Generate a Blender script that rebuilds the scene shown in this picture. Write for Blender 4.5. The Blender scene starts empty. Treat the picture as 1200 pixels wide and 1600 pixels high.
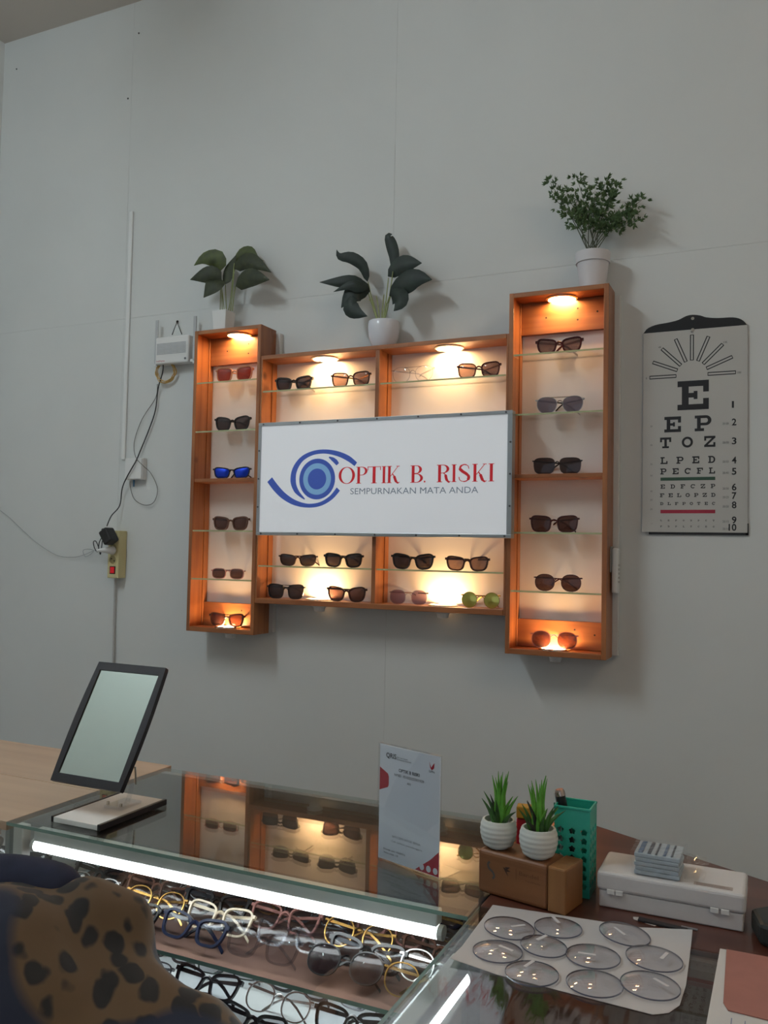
import bpy, bmesh, math, random
from mathutils import Vector, Matrix
random.seed(7)
SC = bpy.context.scene
COL = SC.collection
PI = math.pi

# ------------------------------------------------------------------ camera (x right along the back wall, y into the shop, z up)
FOC, YAW, PITCH, ROLL = 1350.3, .4324, .04467, .0196
EYE = Vector((0, 0, 1.5))
_cy, _sy, _cp, _sp = math.cos(YAW), math.sin(YAW), math.cos(PITCH), math.sin(PITCH)
FWD = Vector((-_sy * _cp, _cy * _cp, _sp)); _r = Vector((_cy, _sy, 0)); _u = _r.cross(FWD)
RGT = math.cos(ROLL) * _r + math.sin(ROLL) * _u
UPV = -math.sin(ROLL) * _r + math.cos(ROLL) * _u
cd = bpy.data.cameras.new('camera'); cam = bpy.data.objects.new('camera', cd); COL.objects.link(cam)
cd.sensor_fit = 'VERTICAL'; cd.sensor_height = 24; cd.lens = FOC / 1600 * 24; cd.clip_start = .02
cam.matrix_world = Matrix(((RGT.x, UPV.x, -FWD.x, EYE.x), (RGT.y, UPV.y, -FWD.y, EYE.y), (RGT.z, UPV.z, -FWD.z, EYE.z), (0, 0, 0, 1)))
SC.camera = cam
# ------------------------------------------------------------------ world, view
w = bpy.data.worlds.new('World'); SC.world = w; w.use_nodes = True
w.node_tree.nodes['Background'].inputs[0].default_value = (.72, .85, 1, 1)
w.node_tree.nodes['Background'].inputs[1].default_value = .32
SC.view_settings.view_transform = 'Standard'; SC.view_settings.look = 'None'
SC.view_settings.exposure = 1.0; SC.view_settings.gamma = 1
SC.view_settings.use_curve_mapping = False
SC.cycles.max_bounces = 10; SC.cycles.transparent_max_bounces = 24
SC.cycles.sample_clamp_indirect = 6
SC.cycles.caustics_reflective = False; SC.cycles.caustics_refractive = False
LAMP_POWER = 86.0       # radiance of the ceiling tubes
WARM_POWER = 52.0       # radiance of the warm downlights
CASE_POWER = 6.0        # radiance of the showcase tubes

# ------------------------------------------------------------------ pixel helpers (a pixel gives a direction; the plane gives the distance)
def ray(px, py): return RGT * ((px - 600) / FOC) - UPV * ((py - 800) / FOC) + FWD
def W(px, py, y):                      # on the vertical plane at depth y
    r = ray(px, py); return EYE + r * ((y - EYE.y) / r.y)
def T(px, py, z):                      # on the horizontal plane at height z
    r = ray(px, py); return EYE + r * ((z - EYE.z) / r.z)
def S(r, g, b):
    f = lambda c: (c / 255 / 12.92) if c / 255 <= .04045 else ((c / 255 + .055) / 1.055) ** 2.4
    return (f(r), f(g), f(b), 1)

# ------------------------------------------------------------------ mesh builder
class MB:
    def __init__(s): s.v = []; s.f = []; s.m = []
    def add(s, vs, fs, mi=0):
        n = len(s.v); s.v += [Vector(v) for v in vs]
        for f in fs: s.f.append([n + i for i in f]); s.m.append(mi)
        return s
    def box(s, x0, x1, y0, y1, z0, z1, mi=0, front=None):
        vs = [(x, y, z) for z in (z0, z1) for y in (y0, y1) for x in (x0, x1)]
        fs = [(0, 2, 3, 1), (4, 5, 7, 6), (0, 1, 5, 4), (2, 6, 7, 3), (0, 4, 6, 2), (1, 3, 7, 5)]
        for k, f in enumerate(fs): s.add([vs[i] for i in f], [(0, 1, 2, 3)], front if (front is not None and k == 2) else mi)
        return s
    def obb(s, c, ax, ay, az, mi=0):   # centre and three half-axis vectors
        c = Vector(c); ax = Vector(ax); ay = Vector(ay); az = Vector(az)
        vs = [c + a * ax + b * ay + d * az for d in (-1, 1) for b in (-1, 1) for a in (-1, 1)]
        return s.add(vs, [(0, 2, 3, 1), (4, 5, 7, 6), (0, 1, 5, 4), (2, 6, 7, 3), (0, 4, 6, 2), (1, 3, 7, 5)], mi)
    def prism(s, poly, o, u, v, n, t, mi=0):   # polygon (2-D) in the plane o,u,v, thickened by t along n
        o, u, v, n = Vector(o), Vector(u), Vector(v), Vector(n); k = len(poly)
        a = [o + u * p[0] + v * p[1] for p in poly]; b = [p + n * t for p in a]
        return s.add(a + b, [list(range(k))[::-1], list(range(k, 2 * k))] + [(i, (i + 1) % k, k + (i + 1) % k, k + i) for i in range(k)], mi)
    def ring(s, outer, inner, o, u, v, n, t, mi=0):
        o, u, v, n = Vector(o), Vector(u), Vector(v), Vector(n); k = len(outer)
        P = lambda q: [o + u * p[0] + v * p[1] for p in q]
        A, B = P(outer), P(inner); C = [p + n * t for p in A]; D = [p + n * t for p in B]
        fs = []
        for i in range(k):
            j = (i + 1) % k
            fs += [(i, k + i, k + j, j), (2 * k + i, 2 * k + j, 3 * k + j, 3 * k + i), (i, j, 2 * k + j, 2 * k + i), (k + i, 3 * k + i, 3 * k + j, k + j)]
        return s.add(A + B + C + D, fs, mi)
    def tube(s, pts, r, n=8, mi=0, cap=True):
        pts = [Vector(p) for p in pts]; rr = r if isinstance(r, (list, tuple)) else [r] * len(pts)
        vs = []; up = None
        for i, p in enumerate(pts):
            d = (pts[min(i + 1, len(pts) - 1)] - pts[max(i - 1, 0)]).normalized()
            if up is None: up = Vector((0, 0, 1)) if abs(d.z) < .9 else Vector((1, 0, 0))
            a = d.cross(up).normalized(); b = a.cross(d).normalized(); up = b
            vs += [p + (a * math.cos(2 * PI * k / n) + b * math.sin(2 * PI * k / n)) * rr[i] for k in range(n)]
        fs = [(i * n + k, i * n + (k + 1) % n, (i + 1) * n + (k + 1) % n, (i + 1) * n + k) for i in range(len(pts) - 1) for k in range(n)]
        if cap: fs += [list(range(n))[::-1], list(range((len(pts) - 1) * n, len(pts) * n))]
        return s.add(vs, fs, mi)
    def lathe(s, prof, c=(0, 0, 0), n=28, mi=0, capb=True, capt=False):   # profile of (radius, z)
        c = Vector(c); vs = [c + Vector((r * math.cos(2 * PI * k / n), r * math.sin(2 * PI * k / n), z)) for r, z in prof for k in range(n)]
        m = len(prof); fs = [(i * n + k, i * n + (k + 1) % n, (i + 1) * n + (k + 1) % n, (i + 1) * n + k) for i in range(m - 1) for k in range(n)]
        if capb: fs.append(list(range(n))[::-1])
        if capt: fs.append(list(range((m - 1) * n, m * n)))
        return s.add(vs, fs, mi)
    def build(s, name, mats, parent=None, smooth=0, bevel=0, world=True, segs=2):
        me = bpy.data.meshes.new(name)
        vs = s.v
        if parent is not None and world:
            mi = wmat(parent).inverted(); vs = [mi @ v for v in vs]
        me.from_pydata([tuple(v) for v in vs], [], s.f)
        for p, k in zip(me.polygons, s.m): p.material_index = k
        bm = bmesh.new(); bm.from_mesh(me)
        bmesh.ops.remove_doubles(bm, verts=bm.verts, dist=1e-6)
        bmesh.ops.recalc_face_normals(bm, faces=bm.faces)
        if bevel:
            es = [e for e in bm.edges if len(e.link_faces) == 2 and e.calc_face_angle(0) > .5]
            bmesh.ops.bevel(bm, geom=es, offset=bevel, segments=segs, affect='EDGES', profile=.5)
        bm.to_mesh(me); bm.free()
        for m in (mats if isinstance(mats, (list, tuple)) else [mats]): me.materials.append(m)
        if smooth:
            me.shade_smooth(); me.set_sharp_from_angle(angle=math.radians(smooth))
        o = bpy.data.objects.new(name, me); COL.objects.link(o)
        if parent is not None: o.parent = parent
        return o
def wmat(o):
    m = o.matrix_basis.copy()
    return wmat(o.parent) @ m if o.parent else m
def tag(o, label=None, cat=None, group=None, kind=None):
    if label: o['label'] = label
    if cat: o['category'] = cat
    if group: o['group'] = group
    if kind: o['kind'] = kind
    return o
def thing(name, label, cat, loc=(0, 0, 0), rz=0, group=None):
    o = bpy.data.objects.new(name, None); COL.objects.link(o); o.empty_display_size = .05
    o.location = loc; o.rotation_euler = (0, 0, rz)
    return tag(o, label, cat, group)
def copy_tree(o, parent=None):
    c = o.copy(); COL.objects.link(c); c.parent = parent
    for ch in o.children[:]: copy_tree(ch, c)
    return c

# ------------------------------------------------------------------ materials
_mc = {}
def mat(name, col, rough=.5, metal=0, spec=.5, emit=None, estr=0, noise=0, nscale=30, bump=0, coat=0):
    if name in _mc: return _mc[name]
    m = bpy.data.materials.new(name); m.use_nodes = True; nt = m.node_tree; b = nt.nodes['Principled BSDF']
    b.inputs['Base Color'].default_value = col; b.inputs['Roughness'].default_value = rough
    b.inputs['Metallic'].default_value = metal; b.inputs['Specular IOR Level'].default_value = spec
    b.inputs['Coat Weight'].default_value = coat
    if emit: b.inputs['Emission Color'].default_value = emit; b.inputs['Emission Strength'].default_value = estr
    if noise or bump:
        tc = nt.nodes.new('ShaderNodeTexCoord'); n = nt.nodes.new('ShaderNodeTexNoise'); n.inputs['Scale'].default_value = nscale
        n.inputs['Detail'].default_value = 4; nt.links.new(tc.outputs['Object'], n.inputs['Vector'])
        if noise:
            r = nt.nodes.new('ShaderNodeValToRGB'); c = Vector(col[:3])
            r.color_ramp.elements[0].position = .3; r.color_ramp.elements[1].position = .7
            r.color_ramp.elements[0].color = (*(c * (1 - noise)), 1); r.color_ramp.elements[1].color = (*[min(1, x * (1 + noise)) for x in c], 1)
            nt.links.new(n.outputs['Fac'], r.inputs[0]); nt.links.new(r.outputs[0], b.inputs['Base Color'])
        if bump:
            bp = nt.nodes.new('ShaderNodeBump'); bp.inputs['Strength'].default_value = bump; bp.inputs['Distance'].default_value = .002
            nt.links.new(n.outputs['Fac'], bp.inputs['Height']); nt.links.new(bp.outputs[0], b.inputs['Normal'])
    _mc[name] = m; return m
def wood(name, c0, c1, axis=2, rough=.45, scale=1, coat=0, knots=True):
    if name in _mc: return _mc[name]
    m = bpy.data.materials.new(name); m.use_nodes = True; nt = m.node_tree; b = nt.nodes['Principled BSDF']; L = nt.links.new
    b.inputs['Roughness'].default_value = rough; b.inputs['Coat Weight'].default_value = coat
    tc = nt.nodes.new('ShaderNodeTexCoord'); mp = nt.nodes.new('ShaderNodeMapping')
    sc = [38 * scale] * 3; sc[axis] = 2.2 * scale; mp.inputs['Scale'].default_value = sc
    L(tc.outputs['Object'], mp.inputs['Vector'])
    n1 = nt.nodes.new('ShaderNodeTexNoise'); n1.inputs['Scale'].default_value = 1; n1.inputs['Detail'].default_value = 6; n1.inputs['Distortion'].default_value = .6
    L(mp.outputs[0], n1.inputs['Vector'])
    n2 = nt.nodes.new('ShaderNodeTexNoise'); n2.inputs['Scale'].default_value = 5 * scale; n2.inputs['Detail'].default_value = 2
    L(tc.outputs['Object'], n2.inputs['Vector'])
    mx = nt.nodes.new('ShaderNodeMath'); mx.operation = 'MULTIPLY_ADD'; mx.inputs[1].default_value = .65
    L(n1.outputs['Fac'], mx.inputs[0])
    m2 = nt.nodes.new('ShaderNodeMath'); m2.operation = 'MULTIPLY'; m2.inputs[1].default_value = .35; L(n2.outputs['Fac'], m2.inputs[0]); L(m2.outputs[0], mx.inputs[2])
    r = nt.nodes.new('ShaderNodeValToRGB'); r.color_ramp.elements[0].position = .34; r.color_ramp.elements[1].position = .66
    r.color_ramp.elements[0].color = c0; r.color_ramp.elements[1].color = c1
    L(mx.outputs[0], r.inputs[0]); out = r.outputs[0]
    if knots:
        vo = nt.nodes.new('ShaderNodeTexVoronoi'); vo.inputs['Scale'].default_value = 4.5 * scale; L(tc.outputs['Object'], vo.inputs['Vector'])
        kr = nt.nodes.new('ShaderNodeValToRGB'); kr.color_ramp.elements[0].position = .04; kr.color_ramp.elements[1].position = .09
        kr.color_ramp.elements[0].color = (.25, .22, .2, 1); kr.color_ramp.elements[1].color = (1, 1, 1, 1); L(vo.outputs['Distance'], kr.inputs[0])
        mm = nt.nodes.new('ShaderNodeMix'); mm.data_type = 'RGBA'; mm.blend_type = 'MULTIPLY'; mm.inputs['Factor'].default_value = 1
        L(out, mm.inputs['A']); L(kr.outputs[0], mm.inputs['B']); out = mm.outputs['Result']
    L(out, b.inputs['Base Color'])
    bp = nt.nodes.new('ShaderNodeBump'); bp.inputs['Strength'].default_value = .12; bp.inputs['Distance'].default_value = .001
    L(n1.outputs['Fac'], bp.inputs['Height']); L(bp.outputs[0], b.inputs['Normal'])
    _mc[name] = m; return m
def glass(name, tint=(.96, .98, .97), ior=1.5, rough=0, refl=(1, 1, 1)):
    if name in _mc: return _mc[name]
    m = bpy.data.materials.new(name); m.use_nodes = True; nt = m.node_tree; nt.nodes.remove(nt.nodes['Principled BSDF']); L = nt.links.new
    tr = nt.nodes.new('ShaderNodeBsdfTransparent'); tr.inputs[0].default_value = (*tint, 1)
    gl = nt.nodes.new('ShaderNodeBsdfGlossy'); gl.inputs['Roughness'].default_value = rough; gl.inputs[0].default_value = (*refl, 1)
    fr = nt.nodes.new('ShaderNodeFresnel'); ge = nt.nodes.new('ShaderNodeNewGeometry')     # the same reflectance at both faces of the pane
    io = nt.nodes.new('ShaderNodeMapRange'); io.inputs['To Min'].default_value = ior; io.inputs['To Max'].default_value = 1 / ior
    L(ge.outputs['Backfacing'], io.inputs['Value']); L(io.outputs[0], fr.inputs[0])
    mx = nt.nodes.new('ShaderNodeMixShader'); L(fr.outputs[0], mx.inputs[0]); L(tr.outputs[0], mx.inputs[1]); L(gl.outputs[0], mx.inputs[2])
    L(mx.outputs[0], nt.nodes['Material Output'].inputs[0])
    _mc[name] = m; return m
def emis(name, col, s):
    if name in _mc: return _mc[name]
    m = bpy.data.materials.new(name); m.use_nodes = True; nt = m.node_tree; nt.nodes.remove(nt.nodes['Principled BSDF'])
    e = nt.nodes.new('ShaderNodeEmission'); e.inputs[0].default_value = col; e.inputs[1].default_value = s
    nt.links.new(e.outputs[0], nt.nodes['Material Output'].inputs[0]); _mc[name] = m; return m
def leopard():
    m = bpy.data.materials.new('leopard_cloth'); m.use_nodes = True; nt = m.node_tree; b = nt.nodes['Principled BSDF']; L = nt.links.new
    b.inputs['Roughness'].default_value = .85; b.inputs['Sheen Weight'].default_value = .1
    tc = nt.nodes.new('ShaderNodeTexCoord'); mp = nt.nodes.new('ShaderNodeMapping'); mp.inputs['Scale'].default_value = (38, 38, 18); L(tc.outputs['Object'], mp.inputs[0])
    nz = nt.nodes.new('ShaderNodeTexNoise'); nz.inputs['Scale'].default_value = 25; L(tc.outputs['Object'], nz.inputs['Vector'])
    ad = nt.nodes.new('ShaderNodeMix'); ad.data_type = 'RGBA'; ad.blend_type = 'ADD'; ad.inputs['Factor'].default_value = .9; L(mp.outputs[0], ad.inputs['A']); L(nz.outputs['Color'], ad.inputs['B'])
    vo = nt.nodes.new('ShaderNodeTexVoronoi'); vo.inputs['Scale'].default_value = 1; L(ad.outputs['Result'], vo.inputs['Vector'])
    r = nt.nodes.new('ShaderNodeValToRGB'); e = r.color_ramp.elements
    e[0].position = .41; e[0].color = S(20, 15, 13); e[1].position = .52; e[1].color = S(84, 63, 38)
    L(vo.outputs['Distance'], r.inputs[0])
    n2 = nt.nodes.new('ShaderNodeTexNoise'); n2.inputs['Scale'].default_value = 5.5; n2.inputs['Detail'].default_value = 1; L(tc.outputs['Object'], n2.inputs['Vector'])
    r2 = nt.nodes.new('ShaderNodeValToRGB'); r2.color_ramp.elements[0].position = .50; r2.color_ramp.elements[1].position = .54; L(n2.outputs['Fac'], r2.inputs[0])
    mm = nt.nodes.new('ShaderNodeMix'); mm.data_type = 'RGBA'; L(r2.outputs[0], mm.inputs['Factor']); L(r.outputs[0], mm.inputs['A']); mm.inputs['B'].default_value = S(18, 24, 44)  # navy of the cloth, spread wider to put dark folds into its colour
    L(mm.outputs['Result'], b.inputs['Base Color']); return m

M_wall = mat('wall_paint', S(214, 216, 214), .75, spec=.25, noise=.02, nscale=3, bump=.05)
M_ceil = mat('ceiling_paint', S(212, 203, 194), .8, spec=.2, noise=.02, nscale=2)
M_floor = mat('floor_tile', S(170, 165, 158), .35, noise=.05, nscale=4)
M_pine = wood('pine_upright', S(130, 74, 40), S(174, 110, 62), 2, .4, coat=.15)
M_pinex = wood('pine_along', S(130, 74, 40), S(174, 110, 62), 0, .4, coat=.15)
M_pineed = wood('pine_edge', S(128, 98, 66), S(160, 126, 86), 2, .5)
M_white = mat('white_laminate', S(226, 218, 212), .5)
M_board = mat('white_backing', S(215, 215, 212), .5)
M_glass = glass('shelf_glass', (.975, .985, .965))
M_edge = mat('glass_edge', S(176, 182, 140), .25, noise=.1)
M_pane = glass('case_glass', (.95, .975, .965), 1.52)
M_top = glass('case_top_glass', (.88, .92, .90), 1.52)
M_gedge = mat('case_glass_edge', S(120, 150, 140), .2, noise=.1)
M_warm = emis('warm_lamp', (1, .60, .27, 1), WARM_POWER)
M_tube = emis('led_tube', (.92, .96, 1, 1), CASE_POWER)
M_chrome = mat('chrome', S(210, 205, 195), .2, 1)
M_alu = mat('aluminium', S(172, 176, 180), .35, .9)
M_wplast = mat('white_plastic', S(226, 226, 224), .4)
M_black = mat('black_plastic', S(24, 24, 26), .4)
M_screw = mat('screw_steel', S(90, 90, 92), .35, .8)
M_dark = mat('dark_hole', S(30, 18, 10), .8)

# ================================================================== THE ROOM
YW = 2.6; XL, XR, YF0, ZC = -3.04, 2.4, -2.6, 3.65
floor = tag(MB().box(XL, XR, YF0, YW, -.1, 0).build('floor', M_floor), 'grey tiled shop floor', None, kind='structure')
ceil = tag(MB().box(XL - .1, XR + .1, YF0 - .1, YW + .1, ZC, ZC + .1).build('ceiling', M_ceil), 'plain grey-beige ceiling above the back wall', kind='structure')
wl = tag(MB().box(XL - .1, XL, YF0, YW, 0, ZC).build('wall_left', M_wall), 'pale side wall at the far left corner', kind='structure')
wr = tag(MB().box(XR, XR + .1, YF0, YW, 0, ZC).build('wall_right', M_wall), 'pale side wall to the right of the counter', kind='structure')
wf = MB().box(XL, -1.2, YF0 - .1, YF0, 0, ZC).box(1.2, XR, YF0 - .1, YF0, 0, ZC).box(-1.2, 1.2, YF0 - .1, YF0, 2.6, ZC).build('wall_front', M_wall)
tag(wf, 'pale shop front wall with a wide open doorway', kind='structure')
# back wall: painted boards with fine joints on a core
wb = tag(MB().box(XL, XR, YW, YW + .1, 0, ZC).build('wall_back', mat('wall_joint', S(200, 202, 200), .9)), 'pale painted board wall behind the counter', kind='structure')  # the core's own pale colour shows in the joints
zs = W(850, 420, YW).z; xs0 = W(205, 200, YW).x; xs1 = W(617, 300, YW).x
vx = [XL, xs0, xs1, xs1 + (xs1 - xs0), XR]; hz = [0, zs, ZC]; g = .0003
for i in range(len(vx) - 1):
    for j in range(2):
        MB().box(vx[i] + (g if i else 0), vx[i + 1] - g, YW - .004, YW, hz[j] + (g if j else 0), hz[j + 1] - (g if j == 0 else 0)).build('wall_board', M_wall, wb)
YW -= .004      # face of the boards
for px, py in ((217, 52), (131, 27), (26, 108), (200, 154), (195, 835)):
    p = W(px, py, YW); MB().lathe([(.004, 0), (.003, .002)], (0, 0, 0), 8, capt=True).build('nail_head', M_screw, wb, world=False).matrix_basis = Matrix.Translation(p) @ Matrix.Rotation(PI / 2, 4, 'X')

# ceiling lamp (the light that throws the shelf shadows down and to the right)
def ceiling_lamp(x, y, label, ry, col=(.79, .93, 1, 1), power=None, key='ceiling_tube'):
    t = thing('ceiling_lamp', label, 'lamp', (x, y, ZC))
    a, b = ((.6, .04) if ry else (.04, .6))
    MB().box(x - a, x + a, y - b, y + b, ZC - .05, ZC).build('housing', M_wplast, t, bevel=.004)
    q = Vector((.57, 0, 0)) if ry else Vector((0, .57, 0)); c = Vector((x, y, ZC - .075))
    MB().tube([c - q, c + q], .018, 12).build('tube', emis(key, col, power or LAMP_POWER), t, smooth=40)
ceiling_lamp(-2.05, .35, 'white tube lamp on the ceiling, left of the counter', False)
ceiling_lamp(1.5, .2, 'added unseen warm white tube lamp on the ceiling, right of the counter', False, (1, .76, .52, 1), LAMP_POWER * .40, 'added_warm_tube')  # added out of view to warm and lift the right side

# ================================================================== WALL DISPLAY UNITS
YU = 2.478     # front plane of the units
TH = .014
def downlight(parent, p, up):
    s = 1 if up else -1               # faces down (-1) or up (+1)
    d = MB().lathe([(.047, 0), (.047, s * .003), (.041, s * .005), (.040, s * .002)], p, 36, capb=False).build('downlight', M_chrome, parent, smooth=40)
    MB().lathe([(.040, s * .0015), (.0385, s * .0022), (.001, s * .0022)], p, 36, capb=False).build('lens', M_warm, d, smooth=60)
    return d
def puck(d, p):
    MB().lathe([(.026, 0), (.026, -.004), (.019, -.007), (.017, -.020), (.010, -.022)], p, 24, capb=True, capt=True).build('housing', M_wplast, d, smooth=50)
def unit_frame(name, label, x0, x1, z0, z1, back=True):
    t = thing(name, label, 'display shelf', ((x0 + x1) / 2, YW, z0))
    yb = YW - .022
    for a, b in ((x0, x0 + TH), (x1 - TH, x1)):
        MB().box(a, b, YU, yb - .03, z0, z1).build('side_panel', M_pine, t, bevel=.0012)
        MB().box(a + (0 if a == x0 else -.003), b + (.003 if a == x0 else 0), yb - .0295, yb, z0, z1).build('side_panel', M_pine, t, bevel=.0012)
    MB().box(x0 + TH, x1 - TH, YU + .001, yb, z1 - TH, z1).build('top_panel', M_pinex, t, bevel=.0012)
    MB().box(x0 + TH, x1 - TH, YU + .001, yb, z0, z0 + TH + .002).build('bottom_panel', M_pinex, t, bevel=.0012)
    return t
LX0, LX1, LZ0, LZ1 = W(304.5, 517.5, YU).x, W(408.5, 507, YU).x, W(292, 985.5, YU).z, W(304.5, 517.5, YU).z
RX0, RX1, RZ0, RZ1 = W(796, 459, YU).x, W(951.5, 443, YU).x, W(788.5, 1021, YU).z, W(796, 459, YU).z
MZ0, MZ1 = W(590, 952, YU).z, W(600, 538.5, YU).z
shelf_z = {}
def glass_shelf(t, x0, x1, z, y1=None):
    MB().box(x0, x1, YU + .002, (y1 or YW - .026), z - .005, z, 0, front=1).build('glass_shelf', [M_glass, M_edge], t)
def tall_unit(label, x0, x1, z0, z1, rows, woodrow, lamp_px, lampb_px, key):
    t = unit_frame('tall_display_unit', label, x0, x1, z0, z1)
    a, b = x0 + TH + .0005, x1 - TH - .0005
    MB().box(a, b, YW - .026, YW - .022, z0 + .001, z1 - .001).build('back_panel', M_white, t)
    MB().box(x0 - .002, x1 + .016, YW - .022, YW - .001, z0 + .004, z1 - .01).build('backing_board', M_board, t, bevel=.001)
    for za, zb in ((z1 - TH - .098, z1 - TH - .0005), (z0 + TH + .0025, z0 + TH + .085)):
        r = MB().box(a, b, YW - .044, YW - .0265, za, zb).build('back_rail', M_pinex, t, bevel=.001)
        for fx, fz in ((.66, .7), (.66, .35), (.3, .5), (.88, .55)):
            MB().tube([(a + (b - a) * fx, YW - .0435, za + (zb - za) * fz), (a + (b - a) * fx, YW - .0445, za + (zb - za) * fz)], .0028, 10).build('screw_hole', M_dark, r)
    zz = []
    for i, z in enumerate(rows):
        if i == woodrow: MB().box(a, b, YU + .003, YW - .0265, z - .012, z).build('wood_shelf', M_pinex, t, bevel=.001)
        else: glass_shelf(t, a, b, z)
        zz.append(z)
    zz.append(z0 + TH + .002); shelf_z[key] = zz
    yl = YU + .058
    x = W(*lamp_px, yl).x; downlight(t, Vector((x, yl, z1 - TH)), False)
    x = W(*lampb_px, yl).x; d = downlight(t, Vector((x, yl - .014, z0 + TH + .002)), True); puck(d, Vector((x, yl, z0)))
    return t
LU = tall_unit('narrow pine display unit left of the sign, under the broad-leaved plant', LX0, LX1, LZ0, LZ1,
               [W(309, 598, YU).z, W(306, 674, YU).z, W(304, 748, YU).z, W(303, 828, YU).z, W(302, 903, YU).z], 2, (374, 526), (360, 990), 'L')
RU = tall_unit('narrow pine display unit right of the sign, nearest the eye chart', RX0, RX1, RZ0, RZ1,
               [W(803, 554, YU).z, W(803, 647, YU).z, W(803, 741, YU).z, W(800, 831, YU).z, W(797, 922, YU).z], 2, (878, 470), (868, 1030), 'R')
# the wide middle unit
mx0, mx1 = LX1 + .0005, RX0 - .0005; yb = YW - .022
MU = thing('wide_display_unit', 'wide two-bay pine display unit behind the logo sign', 'display shelf', ((mx0 + mx1) / 2, YW, MZ0))
for a, b in ((mx0, mx0 + .007), (mx1 - .007, mx1)): MB().box(a, b, YU + .002, yb, MZ0, MZ1).build('side_panel', M_pine, MU, bevel=.001)
MB().box(mx0 + .007, mx1 - .007, YU, yb, MZ1 - TH, MZ1).build('top_panel', M_pinex, MU, bevel=.0012)
MB().box(mx0 + .007, mx1 - .007, YU, yb, MZ0, MZ0 + TH + .003).build('bottom_panel', M_pinex, MU, bevel=.0012)
MB().box(mx0 + .008, mx1 - .008, YW - .026, YW - .022, MZ0 + .001, MZ1 - .001).build('back_panel', M_white, MU)
xd = W(587, 700, YU).x
MB().box(xd - .007, xd + .007, YU + .001, YW - .0265, MZ0 + TH + .0035, MZ1 - TH - .0005).build('divider', M_pine, MU, bevel=.001)
for a in (mx0 + .0075, xd + .0075): MB().box(a, a + .003, YW - .055, YW - .0265, MZ0 + TH + .0035, MZ1 - TH - .0005).build('corner_batten', M_pine, MU, bevel=.0008)
zu, zl = W(497, 605, YU).z, W(590, 888.5, YU).z
for z in (zu, zl):
    for a, b in ((mx0 + .0105, xd - .0075), (xd + .0105, mx1 - .0075)): glass_shelf(MU, a, b, z)
shelf_z['M'] = [zu, zl, MZ0 + TH + .003]
yl = YU + .058
for q in ((508, 562), (702, 544)): downlight(MU, Vector((W(*q, yl).x, yl, MZ1 - TH)), False)
for q in ((499, 950), (692, 960)):
    x = W(*q, yl).x; d = downlight(MU, Vector((x, yl, MZ0 + TH + .003)), True); puck(d, Vector((x, yl, MZ0)))

# ------------------------------------------------------------------ the sign
YS = 2.448
sx0, sx1, sz0, sz1 = W(402, 750, YS).x, W(800, 740, YS).x, W(600, 838.5, YS).z, W(600, 651, YS).z
SG = thing('logo_sign', 'white lightbox sign with a blue eye logo and red lettering in a grey metal frame', 'sign', ((sx0 + sx1) / 2, YU, sz0))
m_face = mat('sign_vinyl', S(232, 234, 238), .3, emit=(.90, .94, 1, 1), estr=.105)
MB().box(sx0 + .003, sx1 - .003, YS + .003, YU - .001, sz0 + .003, sz1 - .003).build('face_panel', m_face, SG)
fw = .011
MB().box(sx0, sx1, YS - .001, YU - .0005, sz1 - fw, sz1).build('frame_bar', M_alu, SG, bevel=.001)
MB().box(sx0, sx1, YS - .001, YU - .0005, sz0, sz0 + fw).build('frame_bar', M_alu, SG, bevel=.001)
MB().box(sx0, sx0 + fw, YS - .001, YU - .0005, sz0 + fw + .0003, sz1 - fw - .0003).build('frame_bar', M_alu, SG, bevel=.001)
MB().box(sx1 - fw - .004, sx1, YS - .001, YU - .0005, sz0 + fw + .0003, sz1 - fw - .0003).build('frame_bar', M_alu, SG, bevel=.001)
scr = [(sx0 + .02 + (sx1 - sx0 - .04) * i / 6, z) for i in range(7) for z in (sz0 + fw / 2, sz1 - fw / 2)] + [(x, sz0 + (sz1 - sz0) * k) for k in (.25, .5, .75) for x in (sx0 + fw / 2, sx1 - fw / 2)]
for x, z in scr: MB().tube([(x, YS - .0025, z), (x, YS - .0005, z)], .003, 10).build('screw', M_screw, SG)
# flat print: helpers that draw in a plane o,u,v with a hair of thickness toward -n
def flat(mb, poly, o, u, v, n, t=.0003): mb.prism(poly, o, u, v, n, t)
def stroke(path, wid):
    out = []; P = [Vector((p[0], p[1])) for p in path]; ww = wid if isinstance(wid, (list, tuple)) else [wid] * len(P)
    L, R = [], []
    for i, p in enumerate(P):
        d = (P[min(i + 1, len(P) - 1)] - P[max(i - 1, 0)]).normalized(); nn = Vector((-d.y, d.x)) * ww[i] / 2
        L.append(p + nn); R.append(p - nn)
    return [[L[i], L[i + 1], R[i + 1], R[i]] for i in range(len(P) - 1)]
def spline(pts, k=6):
    P = [Vector(p) for p in pts]; out = []
    for i in range(len(P) - 1):
        a, b, c, d = P[max(i - 1, 0)], P[i], P[i + 1], P[min(i + 2, len(P) - 1)]
        for j in range(k):
            t = j / k; out.append(.5 * ((2 * b) + (c - a) * t + (2 * a - 5 * b + 4 * c - d) * t * t + (3 * b - a - 3 * c + d) * t ** 3))
    return out + [P[-1]]
def arc(cx, cy, rx, ry, a0, a1, k=20): return [(cx + rx * math.cos(math.radians(a0 + (a1 - a0) * i / k)), cy + ry * math.sin(math.radians(a0 + (a1 - a0) * i / k))) for i in range(k + 1)]
def ringpolys(cx, cy, ro, ri, a0, a1, k=24):
    A, B = arc(cx, cy, *ro, a0, a1, k), arc(cx, cy, *ri, a0, a1, k); return [[A[i], A[i + 1], B[i + 1], B[i]] for i in range(k)]
R_ = lambda x0, x1, y0, y1: [(x0, y0), (x1, y0), (x1, y1), (x0, y1)]
HR, SW = .035, .15      # hairline and stem of the display face
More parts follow.
